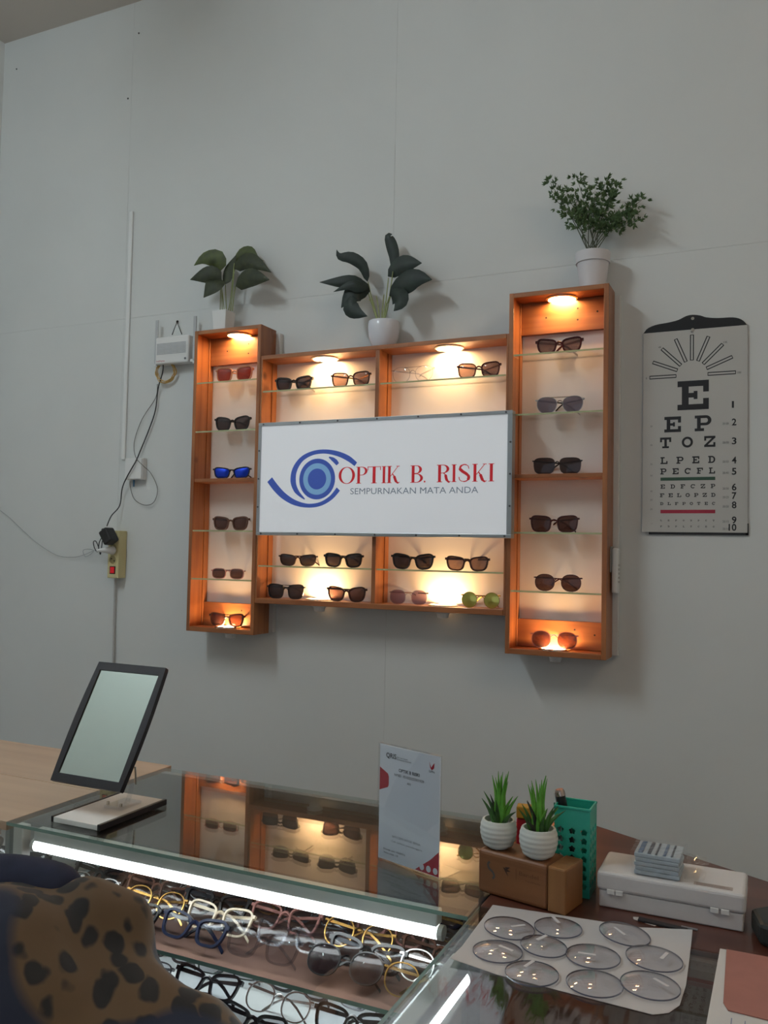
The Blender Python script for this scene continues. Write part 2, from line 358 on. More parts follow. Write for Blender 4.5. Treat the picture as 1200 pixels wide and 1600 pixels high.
def didone(ch):         # polygons in a box 0..w x 0..1
    def stem(x, w=SW, serif=True): return [R_(x, x + w, 0, 1)] + ([R_(x - .07, x + w + .07, 0, HR), R_(x - .07, x + w + .07, 1 - HR, 1)] if serif else [])
    if ch == 'O': return ringpolys(.43, .5, (.43, .51), (.29, .475), 0, 360, 40), .86
    if ch == 'I': return stem(.07), .29
    if ch == 'T': return [R_(.27, .42, 0, 1), R_(.20, .49, 0, HR), R_(0, .69, 1 - HR, 1)] + [[(0, 1), (.035, 1), (.035, .8), (0, .76)], [(.655, 1), (.69, 1), (.69, .76), (.655, .8)]], .69
    bowl = lambda cy, ry, x=.22, rx=.33: [R_(x, x + .1, cy + ry - HR, cy + ry), R_(x, x + .1, cy - ry, cy - ry + HR)] + ringpolys(x + .1, cy, (rx, ry), (rx - .14, ry - HR), -90, 90, 20)
    if ch == 'P': return stem(.07) + bowl(.745, .255), .66
    if ch == 'R': return stem(.07) + bowl(.755, .245) + sum([stroke(spline([(.36, .52), (.46, .40), (.52, .15), (.64, .01), (.72, .05)]), [.05] * 6 + [.14] * 8 + [.10] * 6 + [.04] * 5)], []), .74
    if ch == 'B': return stem(.07) + bowl(.76, .24, .22, .29) + bowl(.262, .262, .22, .35), .68
    if ch == 'K': return stem(.07) + stroke([(.22, .40), (.66, .98)], HR) + [R_(.56, .76, 1 - HR, 1)] + stroke(spline([(.33, .54), (.44, .38), (.54, .12), (.66, .01), (.76, .05)]), [.06] * 6 + [.15] * 8 + [.10] * 6 + [.04] * 5), .78
    if ch == 'S': return stroke(spline([(.50, .74), (.46, .90), (.30, .98), (.14, .90), (.10, .74), (.22, .59), (.38, .46), (.50, .30), (.45, .10), (.28, .02), (.10, .10), (.05, .28)], 5), [HR] * 8 + [.06] * 6 + [.09] * 6 + [.15] * 12 + [.13] * 8 + [.06] * 6 + [HR] * 10), .58
    if ch == '.': return [arc(.06, .06, .06, .06, 0, 360, 12)[:-1]], .12
def sign_xy(zx, zy):     # from a point on the enlarged view of the sign face to sign coordinates
    p = W(400 + zx / 3, 680 + zy / 3, YS); return (p.x, p.z)
YP = YS + .003
o3, u3, v3, n3 = (0, YP, 0), (1, 0, 0), (0, 0, 1), (0, -1, 0)
SIGN_GLOW = .10
pr = lambda n, c: mat(n, c, .4, emit=c, estr=SIGN_GLOW)      # backlit print glows in its own colour
m_red, m_blue, m_lblue, m_grey = pr('sign_red', S(200, 24, 38)), pr('sign_blue', S(62, 90, 180)), pr('sign_light_blue', S(130, 178, 220)), pr('sign_grey', S(118, 130, 144))
mb = MB(); zbase = sign_xy(750, 222)[1]; ztopl = sign_xy(750, 141)[1]; hh = ztopl - zbase
for ch, a, b in (('O', 386, 462), ('P', 468, 521), ('T', 521, 583), ('I', 587, 609), ('K', 612, 673), ('B', 722, 782), ('.', 785, 795), ('R', 846, 912), ('I', 915, 938), ('S', 945, 1004), ('K', 1012, 1081), ('I', 1088, 1115)):
    polys, wd = didone(ch); xa, xb = sign_xy(a, 180)[0], sign_xy(b, 180)[0]; k = (xb - xa) / wd if ch != '.' else hh * .9
    mb = MB()
    for ip, p in enumerate(polys): flat(mb, [(xa + q[0] * k, zbase + q[1] * hh * (1 if ch != '.' else .9)) for q in p], o3, u3, v3, n3, .0003 + (.00002 * (ip % 14)))
    mb.build('red_letter', m_red, SG)
def textmesh(body, size, align='LEFT', bold=0):
    cu = bpy.data.curves.new('t', 'FONT'); cu.body = body; cu.size = size; cu.align_x = align; cu.fill_mode = 'FRONT'; cu.offset = bold; cu.resolution_u = 3
    ob = bpy.data.objects.new('t', cu); COL.objects.link(ob)
    me = bpy.data.meshes.new_from_object(ob.evaluated_get(bpy.context.evaluated_depsgraph_get())); bpy.data.objects.remove(ob); return me
def text(name, body, m, parent, o, u, v, n, cap, width=None, align='LEFT', bold=0, lift=.0003):
    """flat lettering with its baseline start (or centre) at o; cap = capital height in metres; width fits the line"""
    me = textmesh(body, 1, align, bold); o, u, v, n = Vector(o), Vector(u), Vector(v), Vector(n)
    xs = [q.co.x for q in me.vertices]; k = cap / .70; kx = (width / (max(xs) - min(xs))) if width else k
    x0 = min(xs) if align == 'LEFT' else (max(xs) + min(xs)) / 2
    inv = wmat(parent).inverted()
    for q in me.vertices: q.co = inv @ (o + u * ((q.co.x - x0) * kx) + v * (q.co.y * k) + n * lift)
    me.name = name; me.materials.clear(); me.materials.append(m)
    ob = bpy.data.objects.new(name, me); COL.objects.link(ob); ob.parent = parent; return ob
a, b = sign_xy(440, 276), sign_xy(1040, 271)
text('grey_lettering', 'SEMPURNAKAN MATA ANDA', m_grey, SG, (a[0], YP, (a[1] + b[1]) / 2), u3, v3, n3, .0195, b[0] - a[0])
cx, cz = sign_xy(284, 205); rr = lambda q: (sign_xy(284 + q, 205)[0] - sign_xy(284 - q, 205)[0]) / 2
for q, mm_, lift in ((84, m_blue, 0), (65, m_lblue, .0003), (43, m_blue, .0006)):
    r = rr(q); MB().prism(arc(cx, cz, r, r, 0, 360, 48)[:-1], (0, YP - lift, 0), u3, v3, n3, .0003).build('iris_disc', mm_, SG)
def emb(path, wid, k=6):
    P = [sign_xy(*p) for p in path]; pts = spline(P, k); sw = rr(1)
    n = len(pts); ws = []
    for i in range(n):
        f = i / (n - 1) * (len(wid) - 1); j = min(int(f), len(wid) - 2); ws.append((wid[j] + (wid[j + 1] - wid[j]) * (f - j)) * sw)
    mbb = MB()
    for p in stroke(pts, ws): flat(mbb, p, o3, u3, v3, n3)
    mbb.build('eyelid_stroke', m_blue, SG)
emb([(226, 300), (188, 262), (172, 215), (180, 160), (212, 112), (262, 84), (320, 76), (380, 86), (430, 108), (466, 136)], [4, 20, 26, 24, 20, 17, 17, 20, 22, 18])
emb([(62, 208), (92, 248), (130, 286), (180, 316), (240, 330), (300, 322), (350, 292), (384, 252)], [30, 30, 27, 22, 16, 16, 18, 20])
emb([(340, 102), (358, 112), (372, 124), (381, 136)], [4, 16, 18, 14])

# ================================================================== SPECTACLES
def lens_outline(a, b, n=2.6, taper=.12, lift=0, side=1, k=26):
    out = []
    for i in range(k):
        t = 2 * PI * i / k; c, s = math.cos(t), math.sin(t)
        x = a * math.copysign(abs(c) ** (2 / n), c); z = b * math.copysign(abs(s) ** (2 / n), s)
        x *= 1 + taper * z / b
        z += lift * (x / a) * side * (1 if z > 0 else .3)
        out.append((x, z))
    return out
def offset(poly, d):
    k = len(poly); out = []
    for i in range(k):
        p, q, r = Vector(poly[i - 1]), Vector(poly[i]), Vector(poly[(i + 1) % k]); t = (r - p).normalized(); out.append(tuple(q + Vector((t.y, -t.x)) * d))
    return out
STY = {  # a, b, exponent, taper, lift, rim, bridge gap, rim depth
    'square': (.0255, .0205, 3.6, .12, .002, .0034, .017, .0045), 'cat': (.026, .0205, 3.2, .18, .004, .0042, .016, .005),
    'way': (.0255, .0190, 3.6, .17, .003, .0046, .017, .006), 'sport': (.0275, .0165, 3.4, .17, .003, .0032, .016, .004),
    'big': (.0275, .0230, 3.2, .06, .000, .0024, .014, .004), 'round': (.0225, .0225, 2.0, 0, 0, .0014, .020, .002),
    'oval': (.0250, .0215, 2.3, .03, 0, .0020, .017, .003), 'avi': (.027, .0225, 2.4, .12, .001, .0016, .016, .002),
    'rimless': (.0285, .0225, 3.3, .08, 0, .0006, .013, .0018), 'rect': (.0265, .0165, 3.2, .03, 0, .0022, .017, .003), 'hex': (.0245, .0215, 2.6, .02, 0, .0018, .018, .0025)}
_gl = {}
def glasses_parts(sty, width, fm, lm, tm, fold=.9, bar=False):
    """local: faces -y, stands on z=0, centred on x; returns a dict of part builders"""
    a, b, n, tp, lf, rim, gap, dp = STY[sty]
    k0 = width / (2 * (gap / 2 + 2 * a + 2 * rim + .003)); a, b, gap = a * k0, b * k0, gap * k0
    cxx = gap / 2 + rim + a; zc = b + rim
    fr = MB(); lens = []
    for sd in (-1, 1):
        po = lens_outline(a, b, n, tp, lf, sd); o = (sd * cxx, 0, zc)
        fr.ring(offset(po, rim), po, o, (1, 0, 0), (0, 0, 1), (0, 1, 0), dp)
        l = MB(); K = len(po); vs = []            # domed lens: two shells that meet at the rim
        for back in (0, 1):
            for f in (1, .75, .45, .15): vs += [(sd * cxx + q[0] * f, dp * .45 + back * .0014 - .0030 * (1 - f * f), zc + q[1] * f) for q in po]
        fs = []
        for b_ in (0, 4):
            for r_ in range(3): fs += [((b_ + r_) * K + i, (b_ + r_) * K + (i + 1) % K, (b_ + r_ + 1) * K + (i + 1) % K, (b_ + r_ + 1) * K + i) for i in range(K)]
            fs.append([(b_ + 3) * K + i for i in range(K)])
        fs += [(i, 4 * K + i, 4 * K + (i + 1) % K, (i + 1) % K) for i in range(K)]
        l.add(vs, fs); lens.append(l)
        hz = zc + b * .62 + lf; hx = sd * (cxx + a * (1 + tp * .6) + rim)
        fr.obb((hx - sd * .0005, dp * .7, hz), (.0035, 0, 0), (0, dp * .55 + .001, 0), (0, 0, max(.0016, rim * .8)))
    br = max(.0016, rim * .75); zb = zc + b * .35
    fr.tube(spline([(-gap / 2 - rim * .6, dp / 2, zb - .002), (-gap * .2, dp * .3, zb + .0035), (gap * .2, dp * .3, zb + .0035), (gap / 2 + rim * .6, dp / 2, zb - .002)], 4), br, 6)
    if bar: fr.tube([(-gap / 2 - a * .7, dp / 2, zc + b * .97), (gap / 2 + a * .7, dp / 2, zc + b * .97)], .0014, 6)
    tmb = []
    for sd in (-1, 1):
        hz = zc + b * .62 + lf; hx = sd * (cxx + a * (1 + tp * .6) + rim); th = fold * (1 if sd < 0 else .92)
        d = Vector((-sd * math.sin(th), math.cos(th), 0)); L = width * .93; p0 = Vector((hx, dp + .002 + (.004 if sd > 0 else 0), hz))
        drop = min(hz - .003, .030)
        pts = [p0 + d * (L * f) + Vector((0, 0, -drop * max(0, (f - .62) / .38) ** 1.3 - (hz - .003 - drop) * f)) for f in (0, .2, .45, .62, .75, .88, 1)]
        t = MB(); up = Vector((0, 0, 1)); sdv = d.cross(up); hh_ = max(.0018, rim * .62)
        vs = []
        for i, p in enumerate(pts):
            h = hh_ * (1.25 if i < 2 else 1.0 if i < 4 else 1.2)
            vs += [p - sdv * .0012 - up * h, p + sdv * .0012 - up * h, p + sdv * .0012 + up * h, p - sdv * .0012 + up * h]
        fs = [(i * 4 + k, i * 4 + (k + 1) % 4, i * 4 + 4 + (k + 1) % 4, i * 4 + 4 + k) for i in range(len(pts) - 1) for k in range(4)] + [(3, 2, 1, 0), tuple(range(24, 28))]
        t.add(vs, fs); tmb.append(t)
    return fr, lens, tmb
def make_glasses(name, label, sty, width, fm, lm, tm, group, fold=.9, bar=False, cat='sunglasses'):
    r = thing(name, label, cat, group=group)
    fr, lens, tmb = glasses_parts(sty, width, fm, lm, tm, fold, bar)
    fr.build('frame', fm, r, smooth=40, world=False)
    for l in lens: l.build('lens', lm, r, smooth=40, world=False)
    for t in tmb: t.build('temple', tm, r, smooth=40, world=False)
    return r
def acet(name, c, rough=.25): return mat('acetate_' + name, c, rough, noise=.15, nscale=120)
F = dict(black=acet('black', S(22, 18, 18)), brown=acet('brown', S(52, 30, 24)), red=acet('red_brown', S(62, 20, 22)), tort=acet('tortoise', S(96, 62, 48)), tan=acet('tan', S(190, 130, 90)),
         rose=acet('rose', S(170, 120, 112)), mauve=acet('mauve', S(120, 82, 84)), gold=mat('gold_wire', S(205, 160, 90), .25, .95), silver=mat('silver_wire', S(190, 188, 186), .25, .95),
         clear=glass('clear_acetate', (.80, .80, .82), 1.5, .05), navy=acet('navy', S(24, 30, 58)), cream=acet('cream', S(226, 208, 178)), green=acet('dark_green', S(30, 40, 36)), grey=acet('smoke_grey', S(92, 94, 98)))
def sl(name, tint, body, refl=(1, 1, 1), f=.35):
    m = bpy.data.materials.new('lens_' + name); m.use_nodes = True; nt = m.node_tree; b = nt.nodes['Principled BSDF']; L = nt.links.new
    b.inputs['Base Color'].default_value = body; b.inputs['Roughness'].default_value = .06; b.inputs['Coat Weight'].default_value = .3; b.inputs['Coat Roughness'].default_value = .02
    tr = nt.nodes.new('ShaderNodeBsdfTransparent'); tr.inputs[0].default_value = (*tint, 1); mx = nt.nodes.new('ShaderNodeMixShader'); mx.inputs[0].default_value = 1 - f
    L(tr.outputs[0], mx.inputs[1]); L(b.outputs[0], mx.inputs[2]); L(mx.outputs[0], nt.nodes['Material Output'].inputs[0]); return m
Lm = dict(dark=sl('dark', (.50, .42, .41), S(46, 36, 38), f=.45), brown=sl('brown', (.58, .42, .38), S(72, 46, 42), f=.50), light=sl('light_brown', (.72, .58, .52), S(110, 88, 84), f=.6), rust=sl('rust', (.8, .3, .2), S(140, 62, 46), f=.5),
          grey=sl('grey', (.62, .58, .62), S(120, 108, 118), f=.45), violet=sl('violet', (.80, .66, .70), S(110, 82, 92), f=.72), clear=glass('lens_clear', (.975, .975, .97), 1.28), demo=glass('lens_demo', (.9, .91, .93), 1.30),
          blue=mat('lens_blue_mirror', S(34, 66, 200), .08, .75), lime=mat('lens_green_mirror', S(196, 190, 96), .12, .6))
GY = YU + .026
grp = 'sunglasses on the wall display'
WG = [  # px centre, width px, key, row, style, frame, lens, temple, bar, fold, label
    (366, 57, 'L', 0, 'square', 'tan', 'rust', 'tan', 0, 1.0, 'tan framed sunglasses with rust lenses on the top shelf of the left narrow unit'),
    (363, 54, 'L', 1, 'cat', 'black', 'dark', 'black', 0, 1.0, 'large black sunglasses on the second shelf of the left narrow unit'),
    (362, 55, 'L', 2, 'sport', 'black', 'blue', 'black', 0, 1.2, 'sporty sunglasses with mirrored blue lenses on the wooden shelf of the left unit'),
    (360, 55, 'L', 3, 'way', 'tort', 'brown', 'tort', 0, .62, 'brown tortoise sunglasses on the shelf just below the blue mirrored pair'),
    (356, 50, 'L', 4, 'rect', 'rose', 'brown', 'red', 0, .62, 'rose translucent sunglasses on the lowest glass shelf of the left narrow unit'),
    (354, 52, 'L', 5, 'way', 'brown', 'brown', 'red', 1, .62, 'dark sunglasses on the glowing lamp at the bottom of the left narrow unit'),
    (459, 57, 'M', 0, 'way', 'black', 'dark', 'black', 0, 1.1, 'black thick-rimmed sunglasses at the upper left of the wide unit, above the eye logo'),
    (548, 60, 'M', 0, 'square', 'brown', 'light', 'gold', 0, 1.0, 'brown browline sunglasses with gold bridge, upper left bay beside the divider'),
    (645, 66, 'M', 0, 'avi', 'clear', 'clear', 'clear', 1, 1.0, 'clear transparent aviator glasses in the upper right bay beside the divider'),
    (748, 67, 'M', 0, 'square', 'red', 'light', 'red', 0, 1.0, 'dark red sunglasses in the upper right bay nearest the tall right unit'),
    (465, 58, 'M', 1, 'sport', 'brown', 'dark', 'brown', 0, 1.1, 'narrow dark sporty sunglasses on the glass shelf under the left end of the sign'),
    (536, 59, 'M', 1, 'way', 'black', 'dark', 'black', 0, 1.0, 'chunky black sunglasses on the glass shelf just left of the lower divider'),
    (645, 65, 'M', 1, 'cat', 'black', 'dark', 'black', 0, 1.0, 'angular black sunglasses on the glass shelf just right of the lower divider'),
    (730, 65, 'M', 1, 'way', 'brown', 'light', 'black', 0, .8, 'dark sunglasses with pale gradient lenses on the shelf below the sign\'s right end'),
    (446, 58, 'M', 2, 'square', 'black', 'dark', 'black', 1, 1.0, 'black double-bridge sunglasses on the bottom board, leftmost in the wide unit'),
    (541, 60, 'M', 2, 'cat', 'brown', 'brown', 'brown', 0, .8, 'dark brown sunglasses on the bottom board just left of the lower divider'),
    (638, 60, 'M', 2, 'hex', 'clear', 'violet', 'red', 0, .8, 'clear rimmed sunglasses with violet lenses on the bottom board of the wide unit'),
    (751, 61, 'M', 2, 'round', 'gold', 'lime', 'gold', 0, 1.1, 'round gold sunglasses with green mirrored lenses on the bottom board'),
    (874, 71, 'R', 0, 'way', 'red', 'light', 'red', 0, 1.1, 'dark red rimmed sunglasses on the top shelf of the right narrow unit'),
    (875, 75, 'R', 1, 'avi', 'silver', 'grey', 'black', 1, 1.1, 'silver browline sunglasses with pale grey lenses on the second shelf of the right unit'),
    (871, 76, 'R', 2, 'rimless', 'black', 'dark', 'black', 0, 1.1, 'rimless sunglasses with big square dark lenses on the wooden shelf of the right unit'),
    (866, 77, 'R', 3, 'square', 'red', 'brown', 'brown', 0, 1.1, 'dark brown square sunglasses on the shelf just below the rimless pair'),
    (872, 75, 'R', 4, 'oval', 'red', 'brown', 'red', 0, 1.1, 'brown rounded sunglasses on the lowest glass shelf of the right narrow unit'),
    (866, 75, 'R', 5, 'oval', 'mauve', 'brown', 'mauve', 0, 1.1, 'brown oval sunglasses on the glowing lamp at the bottom of the right narrow unit')]
for px, wpx, key, row, sty, fm, lm, tm, bar, fold, lab in WG:
    py = {'L': (585, 660, 740, 820, 895, 970), 'M': (585, 885, 940), 'R': (540, 630, 720, 820, 912, 1002)}[key][row]
    xa, xb = W(px - wpx / 2, py, GY).x, W(px + wpx / 2, py, GY).x
    r = make_glasses('sunglasses', lab, sty, xb - xa, F[fm], Lm[lm], F[tm], grp, fold, bool(bar))
    lamp = .0047 if (row == 5) else 0
    r.location = ((xa + xb) / 2, GY, shelf_z[key][row] + .0002 + lamp)
    r.rotation_euler = (0, 0, random.uniform(-.02, .10))

# ================================================================== THINGS ON THE WALL
# ------------------------------------------------------------------ eye chart
YC = YW - .006
cx0, cx1 = W(1005, 600, YC).x, W(1168, 600, YC).x; cz0, cz1 = W(1085, 834, YC).z, W(1085, 514, YC).z
EC = thing('eye_chart', 'white hanging eye test chart with black letters and a black hanger', 'eye chart', ((cx0 + cx1) / 2, YW, cz0))
m_paper = mat('chart_paper', S(188, 186, 181), .6, noise=.02, nscale=6); m_ink = mat('chart_ink', S(30, 30, 34), .6)
# sheet with a slightly lifted lower left corner
mb = MB(); nx, nz = 12, 22
gx = lambda i: cx0 + (cx1 - cx0) * i / nx
def gy(i, j):
    c = max(0, 1 - (i / nx) * 7.0) * max(0, 1 - (j / nz) * 14.0); return YC - .0005 - .010 * c * c
vs = [(gx(i), gy(i, j), cz0 + .004 + (cz1 - cz0 - .004) * j / nz) for j in range(nz + 1) for i in range(nx + 1)]
vs += [(x, y + .0012, z) for x, y, z in vs]; K = (nx + 1) * (nz + 1)
ff = [(j * (nx + 1) + i, j * (nx + 1) + i + 1, (j + 1) * (nx + 1) + i + 1, (j + 1) * (nx + 1) + i) for j in range(nz) for i in range(nx)]
mb.add(vs, ff + [tuple(q + K for q in f[::-1]) for f in ff])
mb.build('sheet', m_paper, EC, smooth=60)
MB().box(cx0 + .018, cx1 + .002, YC + .001, YC + .003, cz0 - .003, cz0 + .007).box(cx1 - .005, cx1 + .003, YC + .001, YC + .003, cz0 - .003, cz0 + .03).build('bottom_edge', m_ink, EC)
hp = [W(q[0], q[1], YC).xz for q in spline([(1004, 526), (1010, 515), (1024, 508), (1045, 504), (1060, 500), (1072, 494), (1082, 492), (1094, 493), (1104, 496), (1122, 497), (1145, 496), (1158, 499), (1166, 506), (1168, 512)], 3)]
zt = cz1 - .001
hp = [(p[0], max(p[1], zt)) for p in hp]; hp[0] = (cx0 - .001, zt); hp[-1] = (cx1 + .001, zt)
MB().prism([(p[0], p[1]) for p in hp], (0, YC - .001, 0), (1, 0, 0), (0, 0, 1), (0, 1, 0), .004).build('hanger', mat('hanger_black', S(20, 20, 22), .4), EC)
for q in ((1082.5, 498), (1082.5, 515.5)):
    p = W(*q, YC); MB().tube([p + Vector((0, -.003, 0)), p + Vector((0, -.001, 0))], .0045, 14).build('rivet', M_chrome, EC)
YI = YC - .0006
def slab(ch):
    s = .2
    ser = lambda x0, x1, z: R_(x0, x1, z, z + .2)
    if ch in 'EF':
        L = [R_(.14, .36, 0, 1), R_(0, 1, .8, 1), R_(0, .62, .0, .19), R_(.36, .64, .42, .58), R_(.52, .64, .36, .64)[:], R_(.82, 1, .6, 1)]
        if ch == 'E': L += [R_(0, 1, 0, .19), R_(.82, 1, 0, .38)]
        return L
    if ch == 'L': return [R_(.14, .36, 0, 1), R_(0, .6, .82, 1), R_(0, 1, 0, .19), R_(.82, 1, 0, .42)]
    if ch == 'T': return [R_(.39, .61, 0, 1), R_(.2, .8, 0, .18), R_(0, 1, .8, 1), R_(0, .18, .56, 1), R_(.82, 1, .56, 1)]
    if ch == 'O': return ringpolys(.5, .5, (.5, .5), (.29, .30), 0, 360, 28)
    if ch == 'C': return ringpolys(.5, .5, (.5, .5), (.29, .30), 40, 320, 24) + [R_(.82, .97, .62, .95)]
    if ch == 'Z': return [R_(0, 1, .8, 1), R_(0, 1, 0, .2), R_(0, .18, .58, 1), R_(.82, 1, 0, .42), [(0, .16), (.28, .16), (1, .84), (.72, .84)]]
    if ch == 'P': return [R_(.14, .36, 0, 1), R_(0, .56, 0, .18), R_(0, .66, .82, 1), R_(.3, .66, .36, .53)] + ringpolys(.66, .68, (.34, .32), (.13, .15), -90, 90, 14)
    if ch == 'D': return [R_(.14, .36, 0, 1), R_(0, .55, .82, 1), R_(0, .55, 0, .18)] + ringpolys(.5, .5, (.5, .5), (.28, .32), -90, 90, 18)
def chart_line(chars, xs, ys, px_w, name):
    mbq = MB()
    for ch, x in zip(chars, xs):
        a, b = W(x - px_w / 2, ys[1], YI), W(x + px_w / 2, ys[1], YI); h = W(1085, ys[0], YI).z - W(1085, ys[1], YI).z; zb = W(1085, ys[1], YI).z
        for ip, p in enumerate(slab(ch)): mbq.prism([(a.x + q[0] * (b.x - a.x), zb + q[1] * h) for q in p], (0, YI, 0), (1, 0, 0), (0, 0, 1), (0, -1, 0), .0002 + .00002 * (ip % 12))
        if px_w > 11: mbq.build(name, m_ink, EC); mbq = MB()
    if px_w <= 11: tag(mbq.build(name, m_ink, EC), kind='stuff')
# rows: letters, pixel centres, (top, bottom) at the middle of the chart
chart_line('E', [1083], (594.5, 640), 49, 'chart_letter')
chart_line('EP', [1051, 1098.5], (649.5, 674), 26, 'chart_letter')
chart_line('TOZ', [1040, 1074, 1109], (682, 699), 17.5, 'chart_letter')
lin = lambda a, b, n: [a + (b - a) * i / (n - 1) for i in range(n)]
chart_line('LPED', lin(1037.5, 1112, 4), (713, 724), 11, 'chart_row')
chart_line('PECFL', lin(1036.5, 1112.5, 5), (731, 740.5), 9.6, 'chart_row')
chart_line('EDFCZP', lin(1035.5, 1114, 6), (756.5, 763), 7, 'chart_row')
chart_line('FELOPZD', lin(1034.5, 1114.5, 7), (770.5, 776.5), 6.6, 'chart_row')
chart_line('DLFPOTEC', lin(1034, 1115, 8), (784.5, 789), 5, 'chart_row')
chart_line('LEFODPCT', lin(1033, 1115, 8), (812, 814.5), 2.6, 'chart_row')
chart_line('FDPLTCEO', lin(1033, 1115, 8), (821.5, 824), 2.6, 'chart_row')
def chart_bar(y0, y1, m, name):
    a, b = W(1032, y0, YI), W(1117.5, y1, YI); z1, z0 = W(1080, y0, YI).z, W(1080, y1, YI).z
    MB().box(a.x, b.x, YI - .0002, YI, z0, z1).build(name, m, EC)
chart_bar(745.5, 750.5, mat('chart_green', S(52, 84, 66), .6), 'green_bar'); chart_bar(796.5, 802, mat('chart_red', S(168, 44, 66), .6), 'red_bar')
for i, (y, n) in enumerate(zip((637, 664.5, 694, 724, 741.5, 766, 779.5, 794, 817.5, 829), '1 2 3 4 5 6 7 8 9 10'.split())):
    a = W(1143.5 if len(n) == 1 else 1138.5, y, YI); text('row_number', n, m_ink, EC, a, u3, v3, n3, .0185, (.0055 if n == '1' else .012 if len(n) == 1 else .020), bold=.02)
    if i: text('row_note', ['20/100', '20/70', '20/50', '20/40', '20/30', '20/25', '20/20', '20/15', '20/10'][i - 1], mat('chart_grey_ink', S(96, 96, 98), .6), EC, W(1129, y - 1, YI), u3, v3, n3, .006, .016)
    if i: text('row_note', ['200', '100', '70', '50', '40', '30', '25', '20', '15'][i - 1], mat('chart_grey_ink', S(96, 96, 98), .6), EC, W(1016, y + 3, YI), u3, v3, n3, .005, .006)
dc = W(1081, 586, YI); pxm = (W(1110, 586, YI).x - W(1052, 586, YI).x) / 58 / .925
for k in range(9):
    t = math.radians(180 - 22.5 * k); d = Vector((math.cos(t), 0, math.sin(t))); e = Vector((-d.z, 0, d.x)); r0, r1 = 23 * pxm, 62 * pxm
    mb = MB()
    for sgn in (-1, 1):
        c = dc + d * ((r0 + r1) / 2) + e * (sgn * 2.1 * pxm); mb.obb(c, d * ((r1 - r0) / 2), Vector((0, .0001, 0)), e * (.75 * pxm))
    mb.obb(dc + d * r1, d * (.5 * pxm), Vector((0, .0001, 0)), e * (2.6 * pxm)); mb.obb(dc + d * r0, d * (.5 * pxm), Vector((0, .0001, 0)), e * (2.6 * pxm))
    mb.build('dial_ray', m_ink, EC)
    if k % 2 == 0: text('dial_note', ['0', '45', '90', '135', '180'][k // 2], m_ink, EC, dc + d * (r1 + 5 * pxm) - Vector((0, 0, .004)), u3, v3, n3, .0055, align='CENTER')

# ------------------------------------------------------------------ conduit, junction box, router, power strip, cables
def wl_(px, py, off): return W(px, py, YW - off)
p0, p1 = wl_(204.5, 330, .009), wl_(203, 718, .009)
tag(MB().box(p0.x - .0085, p0.x + .0085, YW - .009, YW, p1.z, p0.z).build('cable_conduit', mat('conduit_plastic', S(226, 227, 226), .5), bevel=.003), 'thin upright white cable duct on the wall above the junction box', 'cable duct')
a, b = wl_(195, 716, .03), wl_(221, 749, .03)
JB = thing('junction_box', 'small square white junction box at the foot of the cable duct', 'junction box', ((a.x + b.x) / 2, YW, b.z))
MB().box(a.x, b.x, YW - .026, YW, b.z, a.z).build('base', M_wplast, JB, bevel=.003); MB().box(a.x + .002, b.x - .002, YW - .030, YW - .0262, b.z + .002, a.z - .002).build('cover', M_wplast, JB, bevel=.002)
MB().tube([((a.x + b.x) / 2 - .008, YW - .014, b.z), ((a.x + b.x) / 2 - .008, YW - .014, b.z - .026)], [.0045, .0028], 10).build('connector', mat('connector_blue', S(50, 92, 124), .4), JB, smooth=40)
yr = YW - .045
a, b = W(244, 527, yr), W(293, 566, yr)
RT = thing('router', 'white wall-hung router with grey grille and upright antennas above the yellow cable coil', 'router', ((a.x + b.x) / 2, YW, b.z))
ra, rb, rz0, rz1 = W(242.5, 545, yr).x, W(294.5, 545, yr).x, W(268, 567.5, yr).z, W(268, 525, yr).z
MB().box(ra, rb, yr, YW - .004, rz0, rz1).build('body', M_wplast, RT, bevel=.006, segs=3)
gz0, gz1 = W(268, 553, yr).z, W(268, 535, yr).z
for k in range(9):
    z = gz0 + (gz1 - gz0) * (k + .5) / 9; MB().box(ra + .008, rb - .012, yr - .0008, yr + .002, z - .0013, z + .0013).build('grille_slat', mat('router_grey', S(168, 170, 174), .5), RT)
text('logo_lettering', 'IndiHome', mat('router_red', S(176, 40, 56), .5), RT, (ra + .008, yr, rz0 + .008), u3, v3, n3, .0075, .038)
MB().tube([(rb - .014, yr - .001, rz0 + .014), (rb - .014, yr + .001, rz0 + .014)], .0045, 14).build('button', mat('button_grey', S(110, 112, 116), .4), RT)
for x, zt_ in ((ra - .006, W(242, 499, yr).z), (rb + .016, W(308, 495, YW - .02).z)):
    MB().box(x - .0065, x + .0065, YW - .034, YW - .028, rz0 + .004, zt_).build('antenna', mat('antenna_grey', S(186, 188, 190), .5), RT, bevel=.002)
    MB().tube([(x, YW - .031, rz0 + .004), (x, YW - .031, rz0 - .004)], .006, 12).build('antenna_joint', M_wplast, RT)
    MB().box(min(x, (ra + rb) / 2), max(x, (ra + rb) / 2), YW - .034, YW - .028, rz0 + .002, rz0 + .012).build('antenna_arm', M_wplast, RT)
hang = [W(269, 523, yr + .01), W(276.5, 503, YW - .003), W(284, 522, yr + .01)]
MB().tube(hang, .0018, 6).build('hanging_loop', M_black, RT); MB().tube([hang[1], hang[1] + Vector((.006, -.004, .001))], .004, 8).build('hook', M_black, RT)
mb = MB(); cc = W(261, 582, YW - .012); pts = []
for k in range(5 * 26):
    t = 2 * PI * k / 26 + 1.9; r = .041 + .004 * math.sin(k * .37) + .002 * math.sin(k * 1.1)
    pts.append(cc + Vector((r * math.cos(t), -.008 + .007 * math.sin(k * .21), r * .92 * math.sin(t))))
tag(mb.tube(pts, .0016, 6).build('fibre_cable', mat('fibre_yellow', S(206, 166, 92), .45), smooth=60), 'coil of thin yellow cable hanging under the router', 'cable')
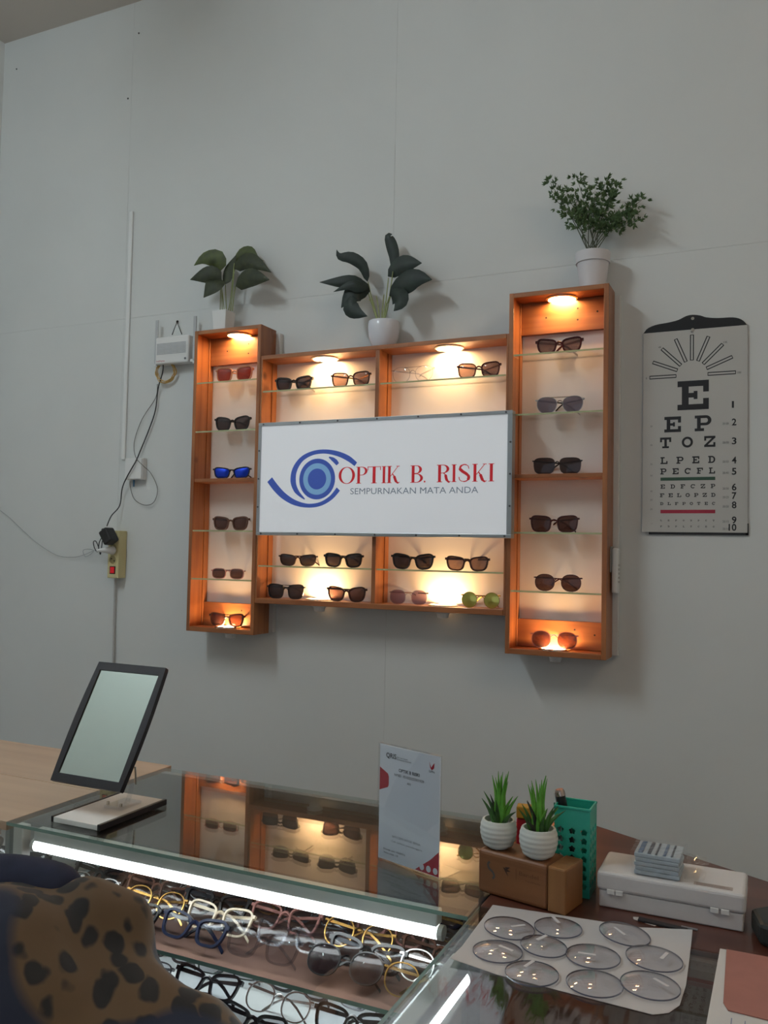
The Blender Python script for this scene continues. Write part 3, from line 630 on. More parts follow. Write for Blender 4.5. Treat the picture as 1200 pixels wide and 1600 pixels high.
def cable(name, px, r, m, label, offs=.012, cat='cable'):
    P = [W(x, y, YW - (o if o else offs)) for x, y, o in [(q + (None,))[:3] for q in px]]
    return tag(MB().tube(spline(P, 6), r, 6).build(name, m, smooth=60), label, cat)
m_cable = mat('cable_black', S(34, 36, 38), .5)
cable('power_cable', [(255, 569, .03), (254, 582, .03), (247, 607, .014), (243, 640, .01), (234, 668, .01), (219, 705, .012), (212, 721, .036), (199, 744, .036), (191, 763, .02), (187, 790, .02), (174, 806, .05), (167, 822, .05)], .0022, m_cable, 'black power cable running from the router down to the adapter')
cable('drop_cable', [(246, 600, .01), (243, 622, .008), (222, 655, .008), (210, 690, .008), (212, 714, .034), (224, 728, .034), (236, 740, .01), (246, 764, .01), (240, 785, .01), (225, 789, .01), (210, 780, .01), (204, 763, .012), (203, 752, .014)], .0012, mat('cable_grey', S(92, 90, 86), .5), 'thin grey loop of cable curling beside the junction box')
y0 = YW - .045
P = {k: W(*v, y0) for k, v in dict(tl=(172, 829), tr=(186, 829), br=(183, 903), bl=(169, 903)).items()}
xa, xb, za, zb = P['bl'].x, P['br'].x, P['bl'].z, P['tl'].z
xa -= .006; xb += .003
PS = thing('power_strip', 'cream upright power strip with a red switch on the wall', 'power strip', ((xa + xb) / 2, YW, za))
m_cream = mat('cream_plastic', S(206, 196, 148), .5)
MB().box(xa, xb, y0, YW - .001, za, zb).build('body', m_cream, PS, bevel=.003)
xm = (xa + xb) / 2; sp = (zb - za) / 4
for k in (1, 2, 3):
    zc = za + sp * (k + .45) + .004
    s_ = MB().ring(arc(0, 0, .0195, .0195, 0, 360, 24)[:-1], arc(0, 0, .016, .016, 0, 360, 24)[:-1], (xm, y0 - .002, zc), (1, 0, 0), (0, 0, 1), (0, 1, 0), .004).build('socket', m_cream, PS, smooth=40)
    MB().tube([(xm, y0 - .0005, zc), (xm, y0 + .0005, zc)], .016, 24).build('socket_well', mat('cream_dark', S(150, 140, 98), .6), s_)
    for sx in (-1, 1): MB().tube([(xm + sx * .007, y0 - .0012, zc - sx * .004), (xm + sx * .007, y0, zc - sx * .004)], .0028, 10).build('socket_hole', M_dark, s_)
MB().box(xm - .0135, xm + .0135, y0 - .002, y0 + .001, za + .016, za + .045).build('switch_frame', M_black, PS, bevel=.001)
MB().box(xm - .0085, xm + .0105, y0 - .0045, y0 - .0018, za + .019, za + .042).build('switch', mat('switch_red', S(196, 30, 42), .25, emit=S(230, 20, 30), estr=.10), PS, bevel=.001)
tag(cable('strip_cord', [(180, 904, .012), (178.5, 960, .010), (177, 1035, .010), (175, 1110, .010), (172, 1300, .010)], .0042, mat('cord_grey', S(186, 186, 184), .5), 'pale cord dropping from the power strip down the wall'), None, 'cord')
AD = thing('power_adapter', 'black plug-in adapter hanging askew on the power strip', 'adapter', W(170, 850, y0 - .02))
c = W(170, 838, y0 - .032); d1 = Vector((.55, 0, -.83)).normalized(); d2 = Vector((.83, 0, .55))
MB().obb(c, d2 * .020, Vector((0, .024, 0)), d1 * .029).build('body', M_black, AD, bevel=.006, segs=3)
MB().tube([c - d1 * .026 - d2 * .01, c - d1 * .040 - d2 * .012], .005, 10).build('strain_relief', M_black, AD)
c2 = W(168, 860, y0 - .018)
WP = thing('white_plug', 'white round plug in the middle socket of the power strip', 'plug', c2)
MB().tube([Vector((xm, y0 - .003, c2.z)), Vector((xm, y0 - .014, c2.z)), Vector((xm - .004, y0 - .036, c2.z + .001)), Vector((xm - .022, y0 - .046, c2.z)), Vector((xm - .034, y0 - .048, c2.z - .001))], [.016, .015, .011, .007, .005], 16).build('body', M_wplast, WP, smooth=50)
cable('adapter_tie', [(160, 838, .05), (155, 848, .05), (153, 862, .04), (148, 857, .04), (146, 847, .04), (150, 846, .04), (155, 858, .04), (157, 866, .04), (160, 845, .05)], .0018, m_cable, 'small knot of black wire below the adapter', cat='wire')
cable('thin_wire', [(152, 862, .05), (140, 858, .03), (130, 860, .02), (134, 870, .02), (146, 861, .02), (120, 870, .012), (90, 868, .01), (60, 850, .01), (35, 828, .01), (10, 805, .01), (-25, 780, .01)], .0010, mat('wire_grey', S(150, 154, 156), .5), 'thin pale wire trailing left from the plug', cat='wire')
# remote in its holder on the outer side of the right-hand unit
xs = RX1 + .0005
RM = thing('wall_remote', 'white slim remote control clipped to the side of the right narrow unit', 'remote control', (xs + .012, YW - .06, W(960, 927, YW - .06).z))
z0, z1 = W(958, 927, YU + .06).z, W(958, 854, YU + .06).z
MB().box(xs, xs + .004, YU + .045, YU + .088, z0 + .06, z1).build('holder', mat('holder_grey', S(150, 148, 144), .5), RM, bevel=.001)
MB().box(xs + .0045, xs + .022, YU + .047, YU + .086, z0, z1 - .004).build('body', M_wplast, RM, bevel=.006, segs=3)
for k in range(5):
    z = z0 + .03 + k * .012; MB().box(xs + .0215, xs + .0235, YU + .055, YU + .078, z, z + .006).build('button', mat('button_pale', S(190, 188, 184), .5), RM)

# ================================================================== PLANTS ON THE UNITS
def leaf(pts, width, m, name, parent, nrm=(0, -1, 0), fold=.25, heart=.35, k=10):
    """blade along the spine pts (world), widest early when heart is large; folded along the midrib, real thickness"""
    sp_ = spline(pts, max(3, k // (len(pts) - 1))); n = len(sp_); vs = []; fs = []
    for i, p in enumerate(sp_):
        f = i / (n - 1); d = (sp_[min(i + 1, n - 1)] - sp_[max(i - 1, 0)]).normalized(); s_ = d.cross(Vector(nrm)).normalized(); nn = s_.cross(d).normalized()
        wv = width / 2 * (math.sin(PI * f ** (1 - heart * .6)) ** .75 * (1 - f ** 5 * .8) if 0 < f < 1 else .02)
        off = nn * (-fold * wv)
        vs += [p - s_ * wv + off, p - s_ * wv * .5 + off * .3, p, p + s_ * wv * .5 + off * .3, p + s_ * wv + off]
    for i in range(n - 1):
        for j in range(4): fs.append((i * 5 + j, i * 5 + j + 1, i * 5 + 6 + j, i * 5 + 5 + j))
    K = len(vs); th = Vector(nrm).normalized() * -.0008
    vs2 = vs + [v + th for v in vs]; fs2 = fs + [tuple(q + K for q in f[::-1]) for f in fs]
    return MB().add(vs2, fs2).build(name, m, parent, smooth=70)
def leafmat(name, c, c2):
    m = mat(name, c, .6, noise=.0); nt = m.node_tree; b = nt.nodes['Principled BSDF']; L = nt.links.new
    tc = nt.nodes.new('ShaderNodeTexCoord'); n = nt.nodes.new('ShaderNodeTexNoise'); n.inputs['Scale'].default_value = 45; L(tc.outputs['Object'], n.inputs['Vector'])
    r = nt.nodes.new('ShaderNodeValToRGB'); r.color_ramp.elements[0].position = .35; r.color_ramp.elements[1].position = .7; r.color_ramp.elements[0].color = c; r.color_ramp.elements[1].color = c2
    L(n.outputs['Fac'], r.inputs[0]); L(r.outputs[0], b.inputs['Base Color']); return m
def plane_pts(px, y): return [W(q[0], q[1], y + (q[2] if len(q) > 2 else 0)) for q in px]
YPL = YU + .055
m_l1, m_l1b, m_stem = leafmat('leaf_olive', S(36, 44, 24), S(54, 60, 32)), leafmat('leaf_lime', S(70, 82, 30), S(54, 62, 30)), mat('stem_green', S(140, 150, 96), .5)
# broad-leaved plant in a square pot on the left unit
pc = W(349, 510, YPL); A = thing('potted_plant', 'broad-leaved olive plant in a square white pot on the left narrow unit', 'plant', (pc.x, YPL, LZ1))
zt_ = W(350, 483, YPL - .03).z
q = .030; qb = .025
vs = [(pc.x + a * h, YPL + b * h, z) for z, h in ((LZ1, qb), (zt_, q), (zt_, q - .004), (LZ1 + .02, qb - .004)) for a, b in ((-1, -1), (1, -1), (1, 1), (-1, 1))]
fs = [(3, 2, 1, 0)] + [(r * 4 + i, r * 4 + (i + 1) % 4, r * 4 + 4 + (i + 1) % 4, r * 4 + 4 + i) for r in range(3) for i in range(4)] + [(12, 13, 14, 15)]
MB().add(vs, fs).build('pot', M_wplast, A, bevel=.0015)
MB().box(pc.x - q + .005, pc.x + q - .005, YPL - q + .005, YPL + q - .005, zt_ - .012, zt_ - .008).build('soil', mat('soil', S(52, 42, 34), .9, noise=.3, nscale=90), A)
for px, wd, m, yo in (([(345, 423), (338, 404, -.01), (318, 403, -.02), (303, 415, -.02)], 26, m_l1b, -.01), ([(346, 436), (328, 428, -.02), (312, 431, -.03), (297, 437, -.03)], 26, m_l1, -.01), ([(345, 436), (335, 440, -.03), (326, 452, -.04), (318, 465, -.04)], 30, m_l1, -.02),
                      ([(352, 444), (356, 425), (362, 412), (369, 398)], 19, m_l1, 0), ([(366, 410), (376, 394), (390, 391), (400, 402), (412, 408)], 13, m_l1b, .01), ([(366, 420), (382, 407, -.01), (402, 412, -.02), (424, 426, -.02)], 24, m_l1, 0),
                      ([(368, 447), (384, 434, -.02), (402, 434, -.03), (421, 437, -.03)], 28, m_l1, -.01)):
    leaf(plane_pts(px, YPL + yo), wd * .0025, m, 'leaf', A, heart=.5)
for k, (bx, by) in enumerate(((345, 423), (346, 436), (345, 438), (352, 444), (366, 411), (366, 421), (368, 447))):
    x0 = 344 + k * 3.2; MB().tube(spline([W(x0, 486, YPL), W(x0 * .6 + bx * .4, 465, YPL), W(bx, by, YPL - .005)], 4), .0016, 6).build('stem', m_stem, A, smooth=60)
# dark peace-lily-like plant in a round pot on the wide unit
pc = W(599.5, 532, YPL); B = thing('potted_plant', 'dark green long-leaved plant in a round white pot above the sign', 'plant', (pc.x, YPL, MZ1))
hp_ = W(599, 499, YPL - .03).z - MZ1; r0 = (W(622, 505, YPL).x - W(577, 505, YPL).x) / 2
MB().lathe([(r0 * .62, 0), (r0 * .72, .006), (r0 * .94, hp_ * .4), (r0, hp_ * .75), (r0 * .98, hp_ - .002), (r0 * .95, hp_), (r0 * .9, hp_ - .002), (r0 * .88, hp_ * .7), (r0 * .01, hp_ * .68)], (pc.x, YPL, MZ1), 36).build('pot', mat('glazed_white', S(222, 222, 228), .18), B, smooth=50)
m_l2 = leafmat('leaf_dark', S(16, 30, 24), S(26, 42, 32)); m_st2 = mat('stem_yellow_green', S(150, 158, 104), .5)
for px, wd, yo in (([(614, 422), (615, 400), (610, 380), (606, 368), (613, 366)], 17, 0), ([(606, 432), (622, 415, -.01), (640, 411, -.02), (659, 411, -.02)], 27, 0), ([(608, 462), (630, 442, -.02), (652, 434, -.03), (675, 437, -.03)], 32, -.01), ([(612, 452), (622, 462, -.02), (624, 474, -.03), (615, 486, -.03)], 26, -.02),
                   ([(574, 440), (566, 415, -.01), (548, 402, -.02), (530, 400, -.02), (526, 390, -.02)], 17, 0), ([(573, 450), (552, 440, -.02), (526, 440, -.03), (499, 441, -.03)], 19, 0), ([(578, 455), (560, 452, -.02), (545, 462, -.03), (533, 481, -.03)], 32, -.01), ([(550, 462, -.02), (546, 478, -.03), (556, 488, -.03), (574, 494, -.03)], 24, -.02), ([(576, 448), (560, 448, -.02), (544, 446, -.03), (521, 456, -.03)], 16, -.02)):
    leaf(plane_pts(px, YPL + yo), wd * .0024, m_l2, 'leaf', B, heart=.3)
for bx, by in ((614, 424), (607, 434), (609, 462), (613, 453), (575, 440), (573, 450), (578, 456), (577, 468), (588, 462), (600, 460), (607, 470)):
    x0 = 592 + (bx - 595) * .22 + 3; MB().tube(spline([W(x0, 504, YPL), W(x0 * .55 + bx * .45, 480, YPL), W(bx, by, YPL - .006)], 4), [.0022] * 4 + [.0018] * 4 + [.0014], 6).build('stem', m_st2, B, smooth=60)
# feathery plant in a rimmed pot on the right unit
pc = W(926, 443, YPL); Cc = thing('potted_plant', 'feathery small-leaved green plant in a rimmed white pot on the right unit', 'plant', (pc.x, YPL, RZ1))
hp_ = W(926, 391, YPL - .03).z - RZ1; r0 = (W(952, 400, YPL).x - W(899, 400, YPL).x) / 2
MB().lathe([(r0 * .74, 0), (r0 * .92, hp_ * .72), (r0 * 1.0, hp_ * .72), (r0 * 1.02, hp_), (r0 * .95, hp_), (r0 * .88, hp_ * .8), (.001, hp_ * .78)], (pc.x, YPL, RZ1), 36).build('pot', mat('matt_white', S(214, 210, 212), .6), Cc, smooth=35)
m_l3 = leafmat('leaf_fern', S(58, 84, 46), S(88, 112, 66)); rnd = random.Random(3)
tips = [(860, 286), (868, 312), (902, 278), (885, 300), (930, 298), (945, 285), (967, 284), (958, 303), (1003, 312), (985, 330), (998, 345), (905, 330), (920, 320), (975, 352)]
fol = MB()
def sprig(p, d, s_):
    d = d.normalized()
    for k in range(7):
        a = Vector((rnd.uniform(-1, 1), rnd.uniform(-1, 1), rnd.uniform(-1, 1))) * .8 + d; a.normalize(); L_ = s_ * rnd.uniform(.7, 1.2)
        sd = a.cross(Vector((rnd.uniform(-.4, .4), -1, rnd.uniform(-.4, .4)))).normalized() * (L_ * .15); nn = sd.cross(a).normalized() * .0005
        q0 = p; q1 = p + a * L_ * .5; q2 = p + a * L_
        fol.add([q0, q1 - sd, q2, q1 + sd, q1 + nn], [(0, 1, 4), (1, 2, 4), (2, 3, 4), (3, 0, 4), (0, 3, 2, 1)])
for k, (tx, ty) in enumerate(tips):
    yo = rnd.uniform(-.035, .015); tip = W(tx, ty, YPL + yo); x0 = 919 + 6 * (k % 3)
    base = W(x0, 393, YPL); mid = W(x0 * .55 + tx * .45, 362 * .7 + ty * .3, YPL + yo * .5)
    path = spline([base, mid, tip], 9); MB().tube(path, [.0016 - .0010 * i / (len(path) - 1) for i in range(len(path))], 5).build('branch', mat('branch_brown', S(66, 72, 48), .6), Cc, smooth=60)
    for i, p in enumerate(path):
        if i > 6:
            for _ in range(3):
                sd = Vector((rnd.uniform(-1, 1), rnd.uniform(-.8, .5), rnd.uniform(-.3, 1))).normalized() * rnd.uniform(.004, .024); sprig(p + sd, sd + (path[i] - path[i - 1]) * .5, .0145)
tag(fol.build('foliage', m_l3, Cc), kind='stuff')

# ================================================================== COUNTERS
ZT = .98     # top of the counters
C1X0, C1X1, C1Y0, C1Y1 = T(22, 1280, ZT).x, T(755, 1410, ZT).x - .004, T(29, 1288, ZT).y, T(690, 1266, ZT).y
m_cab = wood('cabinet_brown', S(84, 52, 38), S(112, 72, 52), 0, .5, .6, knots=False)
m_shelfb = mat('case_shelf_brown', S(134, 104, 92), .85, spec=.15, noise=.08, nscale=14)
m_pale = mat('case_shelf_pale', S(196, 204, 204), .35)
def tube_lamp(parent, p0, p1, n, name='tube_lamp'):
    """LED batten: white back tray and a round tube, hung below the top glass; n is the way the tray faces"""
    p0, p1, n = Vector(p0), Vector(p1), Vector(n); d = (p1 - p0) / 2; c = (p0 + p1) / 2; dn = d.normalized()
    tr_ = MB().obb(c, d, n * .011, Vector((0, 0, .011)), 0).build('lamp_tray', M_wplast, parent, bevel=.002)
    t = MB().tube([p0 + Vector((0, 0, -.0205)) + n * .002, p1 + Vector((0, 0, -.0205)) + n * .002], .0105, 14).build('lamp_tube', M_tube, tr_, smooth=50)
    for e, s_ in ((p0, -1), (p1, 1)): MB().tube([e + Vector((0, 0, -.0205)) + n * .002, e + Vector((0, 0, -.0205)) + n * .002 + dn * s_ * .008], .0112, 14).build('end_cap', M_wplast, tr_)
# --- long showcase under the display
SH1, SH2 = ZT - .165, ZT - .30
K1 = thing('glass_showcase', 'long glass-topped showcase full of spectacles with a lit tube along its front', 'showcase', ((C1X0 + C1X1) / 2, (C1Y0 + C1Y1) / 2, 0))
MB().box(C1X0, C1X1, C1Y0, C1Y1, ZT - .006, ZT, 0, front=1).build('top_glass', [M_top, M_gedge], K1)
MB().box(C1X0 + .002, C1X1 - .001, C1Y0 + .003, C1Y0 + .008, .46, ZT - .0065).build('front_glass', M_pane, K1)
MB().box(C1X0 + .002, C1X0 + .007, C1Y0 + .0085, C1Y1 - .022, .46, ZT - .0065).build('side_glass', M_pane, K1)
MB().box(C1X0 + .002, C1X1 - .001, C1Y1 - .020, C1Y1 - .004, .46, ZT - .0065).build('back_panel', mat('case_back_lilac', S(168, 158, 160), .5), K1)
MB().box(C1X1 - .010, C1X1 - .0015, C1Y0 + .0085, C1Y1 - .0205, .46, ZT - .0065).build('end_panel', mat('end_panel_navy', S(40, 42, 54), .5), K1)
MB().box(C1X0 + .0075, C1X1 - .0105, C1Y0 + .010, C1Y1 - .0215, SH1 - .007, SH1, 0, front=1).build('shelf', [m_shelfb, M_gedge], K1)
MB().box(C1X0 + .0075, C1X1 - .0105, C1Y0 + .010, C1Y1 - .0215, SH2 - .007, SH2, 0, front=1).build('shelf', [m_pale, M_gedge], K1)
MB().box(C1X0 + .008, C1X1 - .011, C1Y0 + .036, C1Y1 - .021, ZT - .0145, ZT - .0068).build('under_board', mat('dark_brown_board', S(58, 42, 40), .5, noise=.1, nscale=20), K1)
MB().box(C1X0, C1X1, C1Y0, C1Y1, 0, .459).build('cabinet', m_cab, K1, bevel=.003)
MB().box(C1X0 + .008, C1X0 + .010 + .022, C1Y0 + .0095, C1Y0 + .030, SH1 + .0005, ZT - .007).build('corner_post', M_wplast, K1, bevel=.002)
pa, pb = W(60, 1300, C1Y0 + .022), W(687, 1428, C1Y0 + .022)
zl_ = ZT - .019
tube_lamp(K1, (pa.x, C1Y0 + .022, zl_), (pb.x, C1Y0 + .022, zl_), (0, -1, 0))
tube_lamp(K1, (pa.x, C1Y0 + .17, SH1 - .019), (pb.x, C1Y0 + .17, SH1 - .019), (0, -1, 0))  # added lamp, hidden under the upper shelf to brighten the lower level
# --- light wood counter to its left
e0 = C1X0 - .004; yA, yB, yJ = C1Y0 + .004, T(0, 1155, ZT).y, T(80, 1222, ZT).y
K3 = thing('wood_top_counter', 'light wood topped counter with a glazed front left of the long showcase', 'counter', (e0 - .35, (yA + yB) / 2, 0))
m_lw = wood('light_wood', S(168, 142, 118), S(192, 168, 142), 0, .3, .5)
for a, b in ((yA, yJ - .001), (yJ + .001, yB)): MB().box(e0 - .75, e0, a, b, ZT - .018, ZT - .001).build('top_plank', m_lw, K3, bevel=.001)
MB().box(e0 - .75, e0 - .001, yA + .004, yA + .009, .46, ZT - .0185).build('front_glass', M_pane, K3)
MB().box(e0 - .012, e0 - .001, yA + .0095, yA + .021, .46, ZT - .0185).build('corner_post', M_alu, K3)
MB().box(e0 - .75, e0 - .001, yB - .02, yB - .004, .46, ZT - .0185).build('back_panel', m_cab, K3)
MB().box(e0 - .75, e0 - .013, yA + .0095, yB - .021, SH1 - .006, SH1).build('shelf', m_pale, K3)
MB().box(e0 - .75, e0, yA, yB, 0, .459).build('cabinet', m_cab, K3, bevel=.003)
tube_lamp(K3, (e0 - .70, yA + .024, ZT - .032), (e0 - .05, yA + .024, ZT - .032), (0, -1, 0))
# --- right: red-brown counter with a clipped back corner
RXA = T(755, 1410, ZT).x; yS = T(1105, 1486, ZT).y
tb1, tb4 = T(930, 1289, ZT), T(1200, 1377, ZT); sl_ = (tb4.y - tb1.y) / (tb4.x - tb1.x)
K4 = thing('red_brown_counter', 'dark red-brown wooden counter carrying the pots, pen basket and white case', 'counter', (.1, 1.4, 0))
xe = tb1.x + (yS + .12 - tb1.y) / sl_
poly = [(RXA, yS), (xe + .25, yS), (xe + .25, yS + .06), (xe, yS + .12), (tb1.x, tb1.y), (tb1.x - .05, tb1.y + .006), (RXA, tb1.y + .008)]
m_rb = wood('red_brown_wood', S(70, 38, 29), S(94, 54, 41), 0, .35, .5, coat=.2, knots=False)
MB().prism(poly, (0, 0, ZT - .025), (1, 0, 0), (0, 1, 0), (0, 0, 1), .025).build('counter_top', m_rb, K4, bevel=.002)
MB().prism([(RXA + .01, yS + .01), (xe + .2, yS + .01), (xe + .2, yS + .05), (tb1.x, tb1.y - .03), (RXA + .01, tb1.y - .03)], (0, 0, 0), (1, 0, 0), (0, 1, 0), (0, 0, 1), ZT - .0255).build('cabinet', m_cab, K4)
# --- right: glass showcase coming towards the viewer
GX0, GX1, GY0, GY1 = RXA, RXA + 1.0, .42, yS - .003
K2 = thing('glass_showcase', 'glass-topped showcase at lower right under the sheet of lenses', 'showcase', ((GX0 + GX1) / 2, (GY0 + GY1) / 2, 0))
MB().box(GX0, GX1, GY0, GY1, ZT - .006, ZT).build('top_glass', M_top, K2)
MB().box(GX0, GX0 + .0006, GY0, GY1, ZT - .0058, ZT + .0002).build('glass_rim', M_gedge, K2)
MB().box(GX0 + .002, GX0 + .008, GY0 + .002, GY1 - .002, .46, ZT - .0065).build('side_glass', M_pane, K2)
MB().box(GX0 + .0085, GX1 - .002, GY1 - .018, GY1 - .002, .46, ZT - .0065).build('back_panel', m_cab, K2)
MB().box(GX0 + .0085, GX1 - .002, GY0 + .002, GY0 + .007, .46, ZT - .0065).build('front_glass', M_pane, K2)
MB().box(GX1 - .018, GX1 - .002, GY0 + .0075, GY1 - .0185, .46, ZT - .0065).build('end_panel', m_cab, K2)
MB().box(GX0 + .0085, GX1 - .0185, GY0 + .0075, GY1 - .0185, SH1 - .007, SH1).build('shelf', mat('case_shelf_navy', S(52, 54, 68), .5), K2)
MB().box(GX0, GX1, GY0, GY1, 0, .459).build('cabinet', m_cab, K2, bevel=.003)
t0 = T(720, 1519, ZT - .03)
tube_lamp(K2, (t0.x, t0.y, ZT - .018), (t0.x, GY0 + .04, ZT - .018), (1, 0, 0))
print('C1', C1X0, C1X1, C1Y0, C1Y1, 'GX0', GX0, 'yS', yS)

# ================================================================== THINGS ON THE COUNTERS
# ------------------------------------------------------------------ tilting table mirror
f0, f1, f2 = T(80, 1284, ZT), T(162, 1297, ZT), T(262, 1258, ZT)
MR = thing('table_mirror', 'tilting black-framed table mirror on a low white and black base', 'mirror', ((f0.x + f1.x) / 2, 1.34, ZT))
bx0, bx1, by0, by1 = f0.x, f1.x, f0.y, f2.y
MB().box(bx0 + .005, bx1 - .007, by0, by1, ZT + .0002, ZT + .010).build('base', M_wplast, MR, bevel=.001)
for a, b in ((bx0, bx0 + .0048), (bx1 - .0068, bx1)): MB().box(a, b, by0 - .001, by1 + .001, ZT + .0002, ZT + .0115).build('base_edge', mat('mirror_black', S(28, 24, 30), .35), MR, bevel=.001)
yb_, yt_ = 1.272, 1.393
BL, BR, TL, TR = W(77, 1222, yb_), W(187, 1235, yb_), W(160, 1037, yt_), W(263, 1043, yt_)
C0 = (BL + BR + TL + TR) / 4; U = Vector((1, 0, 0)); V = ((TL + TR) / 2 - (BL + BR) / 2); V.x = 0; hv = V.length / 2; V.normalize(); N = U.cross(V); hw = ((BR.x - BL.x) + (TR.x - TL.x)) / 4
C0.x = (BL.x + BR.x + TL.x + TR.x) / 4
def barrel(w, h, bulge, k=8):
    L = [(w + bulge * math.sin(PI * i / k), -h + 2 * h * i / k) for i in range(k + 1)]; return L + [(-x, z) for x, z in L[::-1]]
outer, inner = barrel(hw, hv, .005), barrel(hw - .0105, hv - .0165, 0)
MB().ring(outer, inner, C0 + N * .004, U, V, -N, .010).build('frame', mat('mirror_black', S(28, 24, 30), .35), MR, smooth=30)
MB().prism(inner, C0 + N * .0015, U, V, -N, .004).build('mirror_glass', mat('mirror_silver', S(178, 186, 178), .03, 1), MR)
MB().prism(barrel(hw - .002, hv - .002, .004), C0 - N * .0065, U, V, -N, .003).build('back_plate', M_black, MR)
m_acr = glass('clear_acrylic', (.93, .94, .95), 1.49)
bc = Vector(((bx0 + bx1) / 2 + .01, C0.y + .03, ZT + .010))
MB().tube(spline([bc, bc + Vector((0, .01, .045)), C0 - N * .012 - V * .03], 5), .005, 10).build('stand_arm', m_acr, MR, smooth=50)
MB().obb(bc + Vector((0, -.01, .003)), (.022, 0, 0), (0, .030, 0), (0, 0, .003)).build('stand_foot', m_acr, MR, bevel=.002)
for s_ in (-1, 1): MB().tube([bc + Vector((s_ * .016, -.034, .006)), bc + Vector((s_ * .016, -.034, .012))], .003, 8).build('stand_pin', M_chrome, MR)
p = W(211, 1198, C0.y + .05); MB().tube(spline([p, p + Vector((.002, .0, -.015)), p + Vector((.003, 0, -.034))], 4), .002, 8).build('back_hook', M_chrome, MR)

# ------------------------------------------------------------------ payment card stand (its code is left out)
q1, q2 = T(590, 1341, ZT), T(686, 1375, ZT); U = (q2 - q1); wq = U.length; U.normalize(); V = Vector((0, 0, 1)); N = U.cross(V); hq = W(593, 1161, q1.y).z - ZT
QR = thing('payment_card_stand', 'clear acrylic stand holding a white payment card with red corner shapes', 'card stand', (q1 + q2) / 2)
O = q1 + V * .0015
MB().prism([(0, 0), (wq, 0), (wq, hq), (0, hq)], O + N * .0016, U, V, N, .0015).build('front_sheet', m_acr, QR)
MB().prism([(0, 0), (wq, 0), (wq, hq), (0, hq)], O - N * .0031, U, V, N, .0015).build('rear_sheet', m_acr, QR)
MB().prism([(-.001, 0), (wq + .001, 0), (wq + .001, -.055), (-.001, -.055)], O - V * .0012, U, N, V, .0012).build('foot', m_acr, QR)
m_card, m_cred, m_cink = mat('card_white', S(246, 248, 252), .35), mat('card_red', S(196, 40, 58), .4), mat('card_ink', S(36, 38, 46), .5)
CO = O - N * .0012
cardo = MB().prism([(.001, .001), (wq - .001, .001), (wq - .001, hq - .002), (.001, hq - .002)], CO, U, V, N, .001).build('card', m_card, QR)
FO = CO + N * .001
def cprint(name, poly, m): MB().prism([(x * wq, y * hq) for x, y in poly], FO, U, V, N, .0002).build(name, m, cardo)
cprint('red_shape', [(.01, .59), (.01, .79), (.15, .745), (.165, .72), (.165, .65), (.15, .63)], m_cred)
cprint('red_shape', [(.99, .01), (.62, .01), (.70, .05), (.86, .13), (.99, .215)], m_cred)
for k in range(3): MB().prism(arc((.73 + .105 * k) * wq, (.050 + .0 * k) * hq, .0048, .0052, 0, 360, 16)[:-1], FO + N * .0003, U, V, N, .0002).build('white_dot', m_card, cardo)
def ct(s_, x, y, cap, wd, m=m_cink, al='CENTER', b=0): text('lettering', s_, m, cardo, FO + U * (x * wq) + V * (y * hq), U, V, N, cap, wd * wq, al, b)
ct('QRIS', .20, .885, .0080, .17, b=.02); ct('QR Code Standar', .29, .899, .0022, .19, al='LEFT'); ct('Pembayaran Nasional', .29, .882, .0022, .24, al='LEFT')
cprint('emblem', [(.82, .93), (.85, .885), (.87, .905), (.90, .93), (.895, .885), (.86, .865), (.835, .885)], m_cred); ct('GPN', .86, .845, .0034, .09)
ct('OPTIK B RISKI', .50, .785, .0052, .34, b=.015); ct('NMID : ID1023272471929', .50, .742, .0042, .48); ct('A01', .50, .694, .0036, .06)
ct('SATU QRIS UNTUK SEMUA', .47, .215, .0034, .46, mat('card_grey_ink', S(120, 122, 130), .5)); ct('Cek aplikasi penyelenggara', .48, .175, .0028, .50, mat('card_grey_ink', S(120, 122, 130), .5))
ct('Dicetak oleh: 93600915', .10, .090, .0030, .36, al='LEFT'); ct('Versi cetak: 1.0', .10, .060, .0030, .24, al='LEFT')

# ------------------------------------------------------------------ wooden block with the two small pots
w1, w2 = T(746, 1393, ZT), T(883, 1433, ZT); U = (w2 - w1); wl2 = U.length; U.normalize(); V = Vector((0, 0, 1)); D = V.cross(U); hb = .0655; dpb = .062
m_block = wood('bamboo_block', S(108, 68, 40), S(136, 90, 54), 0, .5, .8, knots=False)
WBX = thing('wooden_block', 'long brown wooden block box with small burnt marks, carrying two little plants', 'wooden box', (w1 + w2) / 2 + D * (dpb / 2), math.atan2(U.y, U.x))
MB().prism([(0, 0), (wl2 * .80, 0), (wl2 * .80, dpb), (0, dpb)], w1 + V * .0003, U, D, V, hb).build('body', m_block, WBX, bevel=.006, segs=3)
MB().prism([(wl2 * .803, 0), (wl2, 0), (wl2, dpb), (wl2 * .803, dpb)], w1 + V * .0003, U, D, V, hb).build('end_block', wood('bamboo_end', S(118, 78, 42), S(148, 102, 58), 2, .5, .8, knots=False), WBX, bevel=.003)
BO = w1 - D * .0002; m_burn = mat('burnt_mark', S(52, 32, 22), .7); m_burn2 = mat('faint_burnt_mark', S(104, 66, 40), .7)
mk = MB()
for poly in stroke(spline([(.021, .050), (.018, .046), (.020, .040), (.026, .036), (.029, .030), (.026, .026)], 4), .0032): mk.prism(poly, BO, U, V, -D, .0002)
mk.build('burnt_swirl', mat('burnt_grey', S(74, 72, 70), .6), WBX)
MB().prism([(.044, .047), (.049, .046), (.047, .048), (.056, .049), (.051, .045), (.057, .043), (.050, .042), (.053, .035), (.048, .041)], BO, U, V, -D, .0002).build('burnt_bird', m_burn, WBX)
MB().prism(R_(.0655, .0661, .034, .050), BO, U, V, -D, .0002).build('burnt_line', m_burn2, WBX)
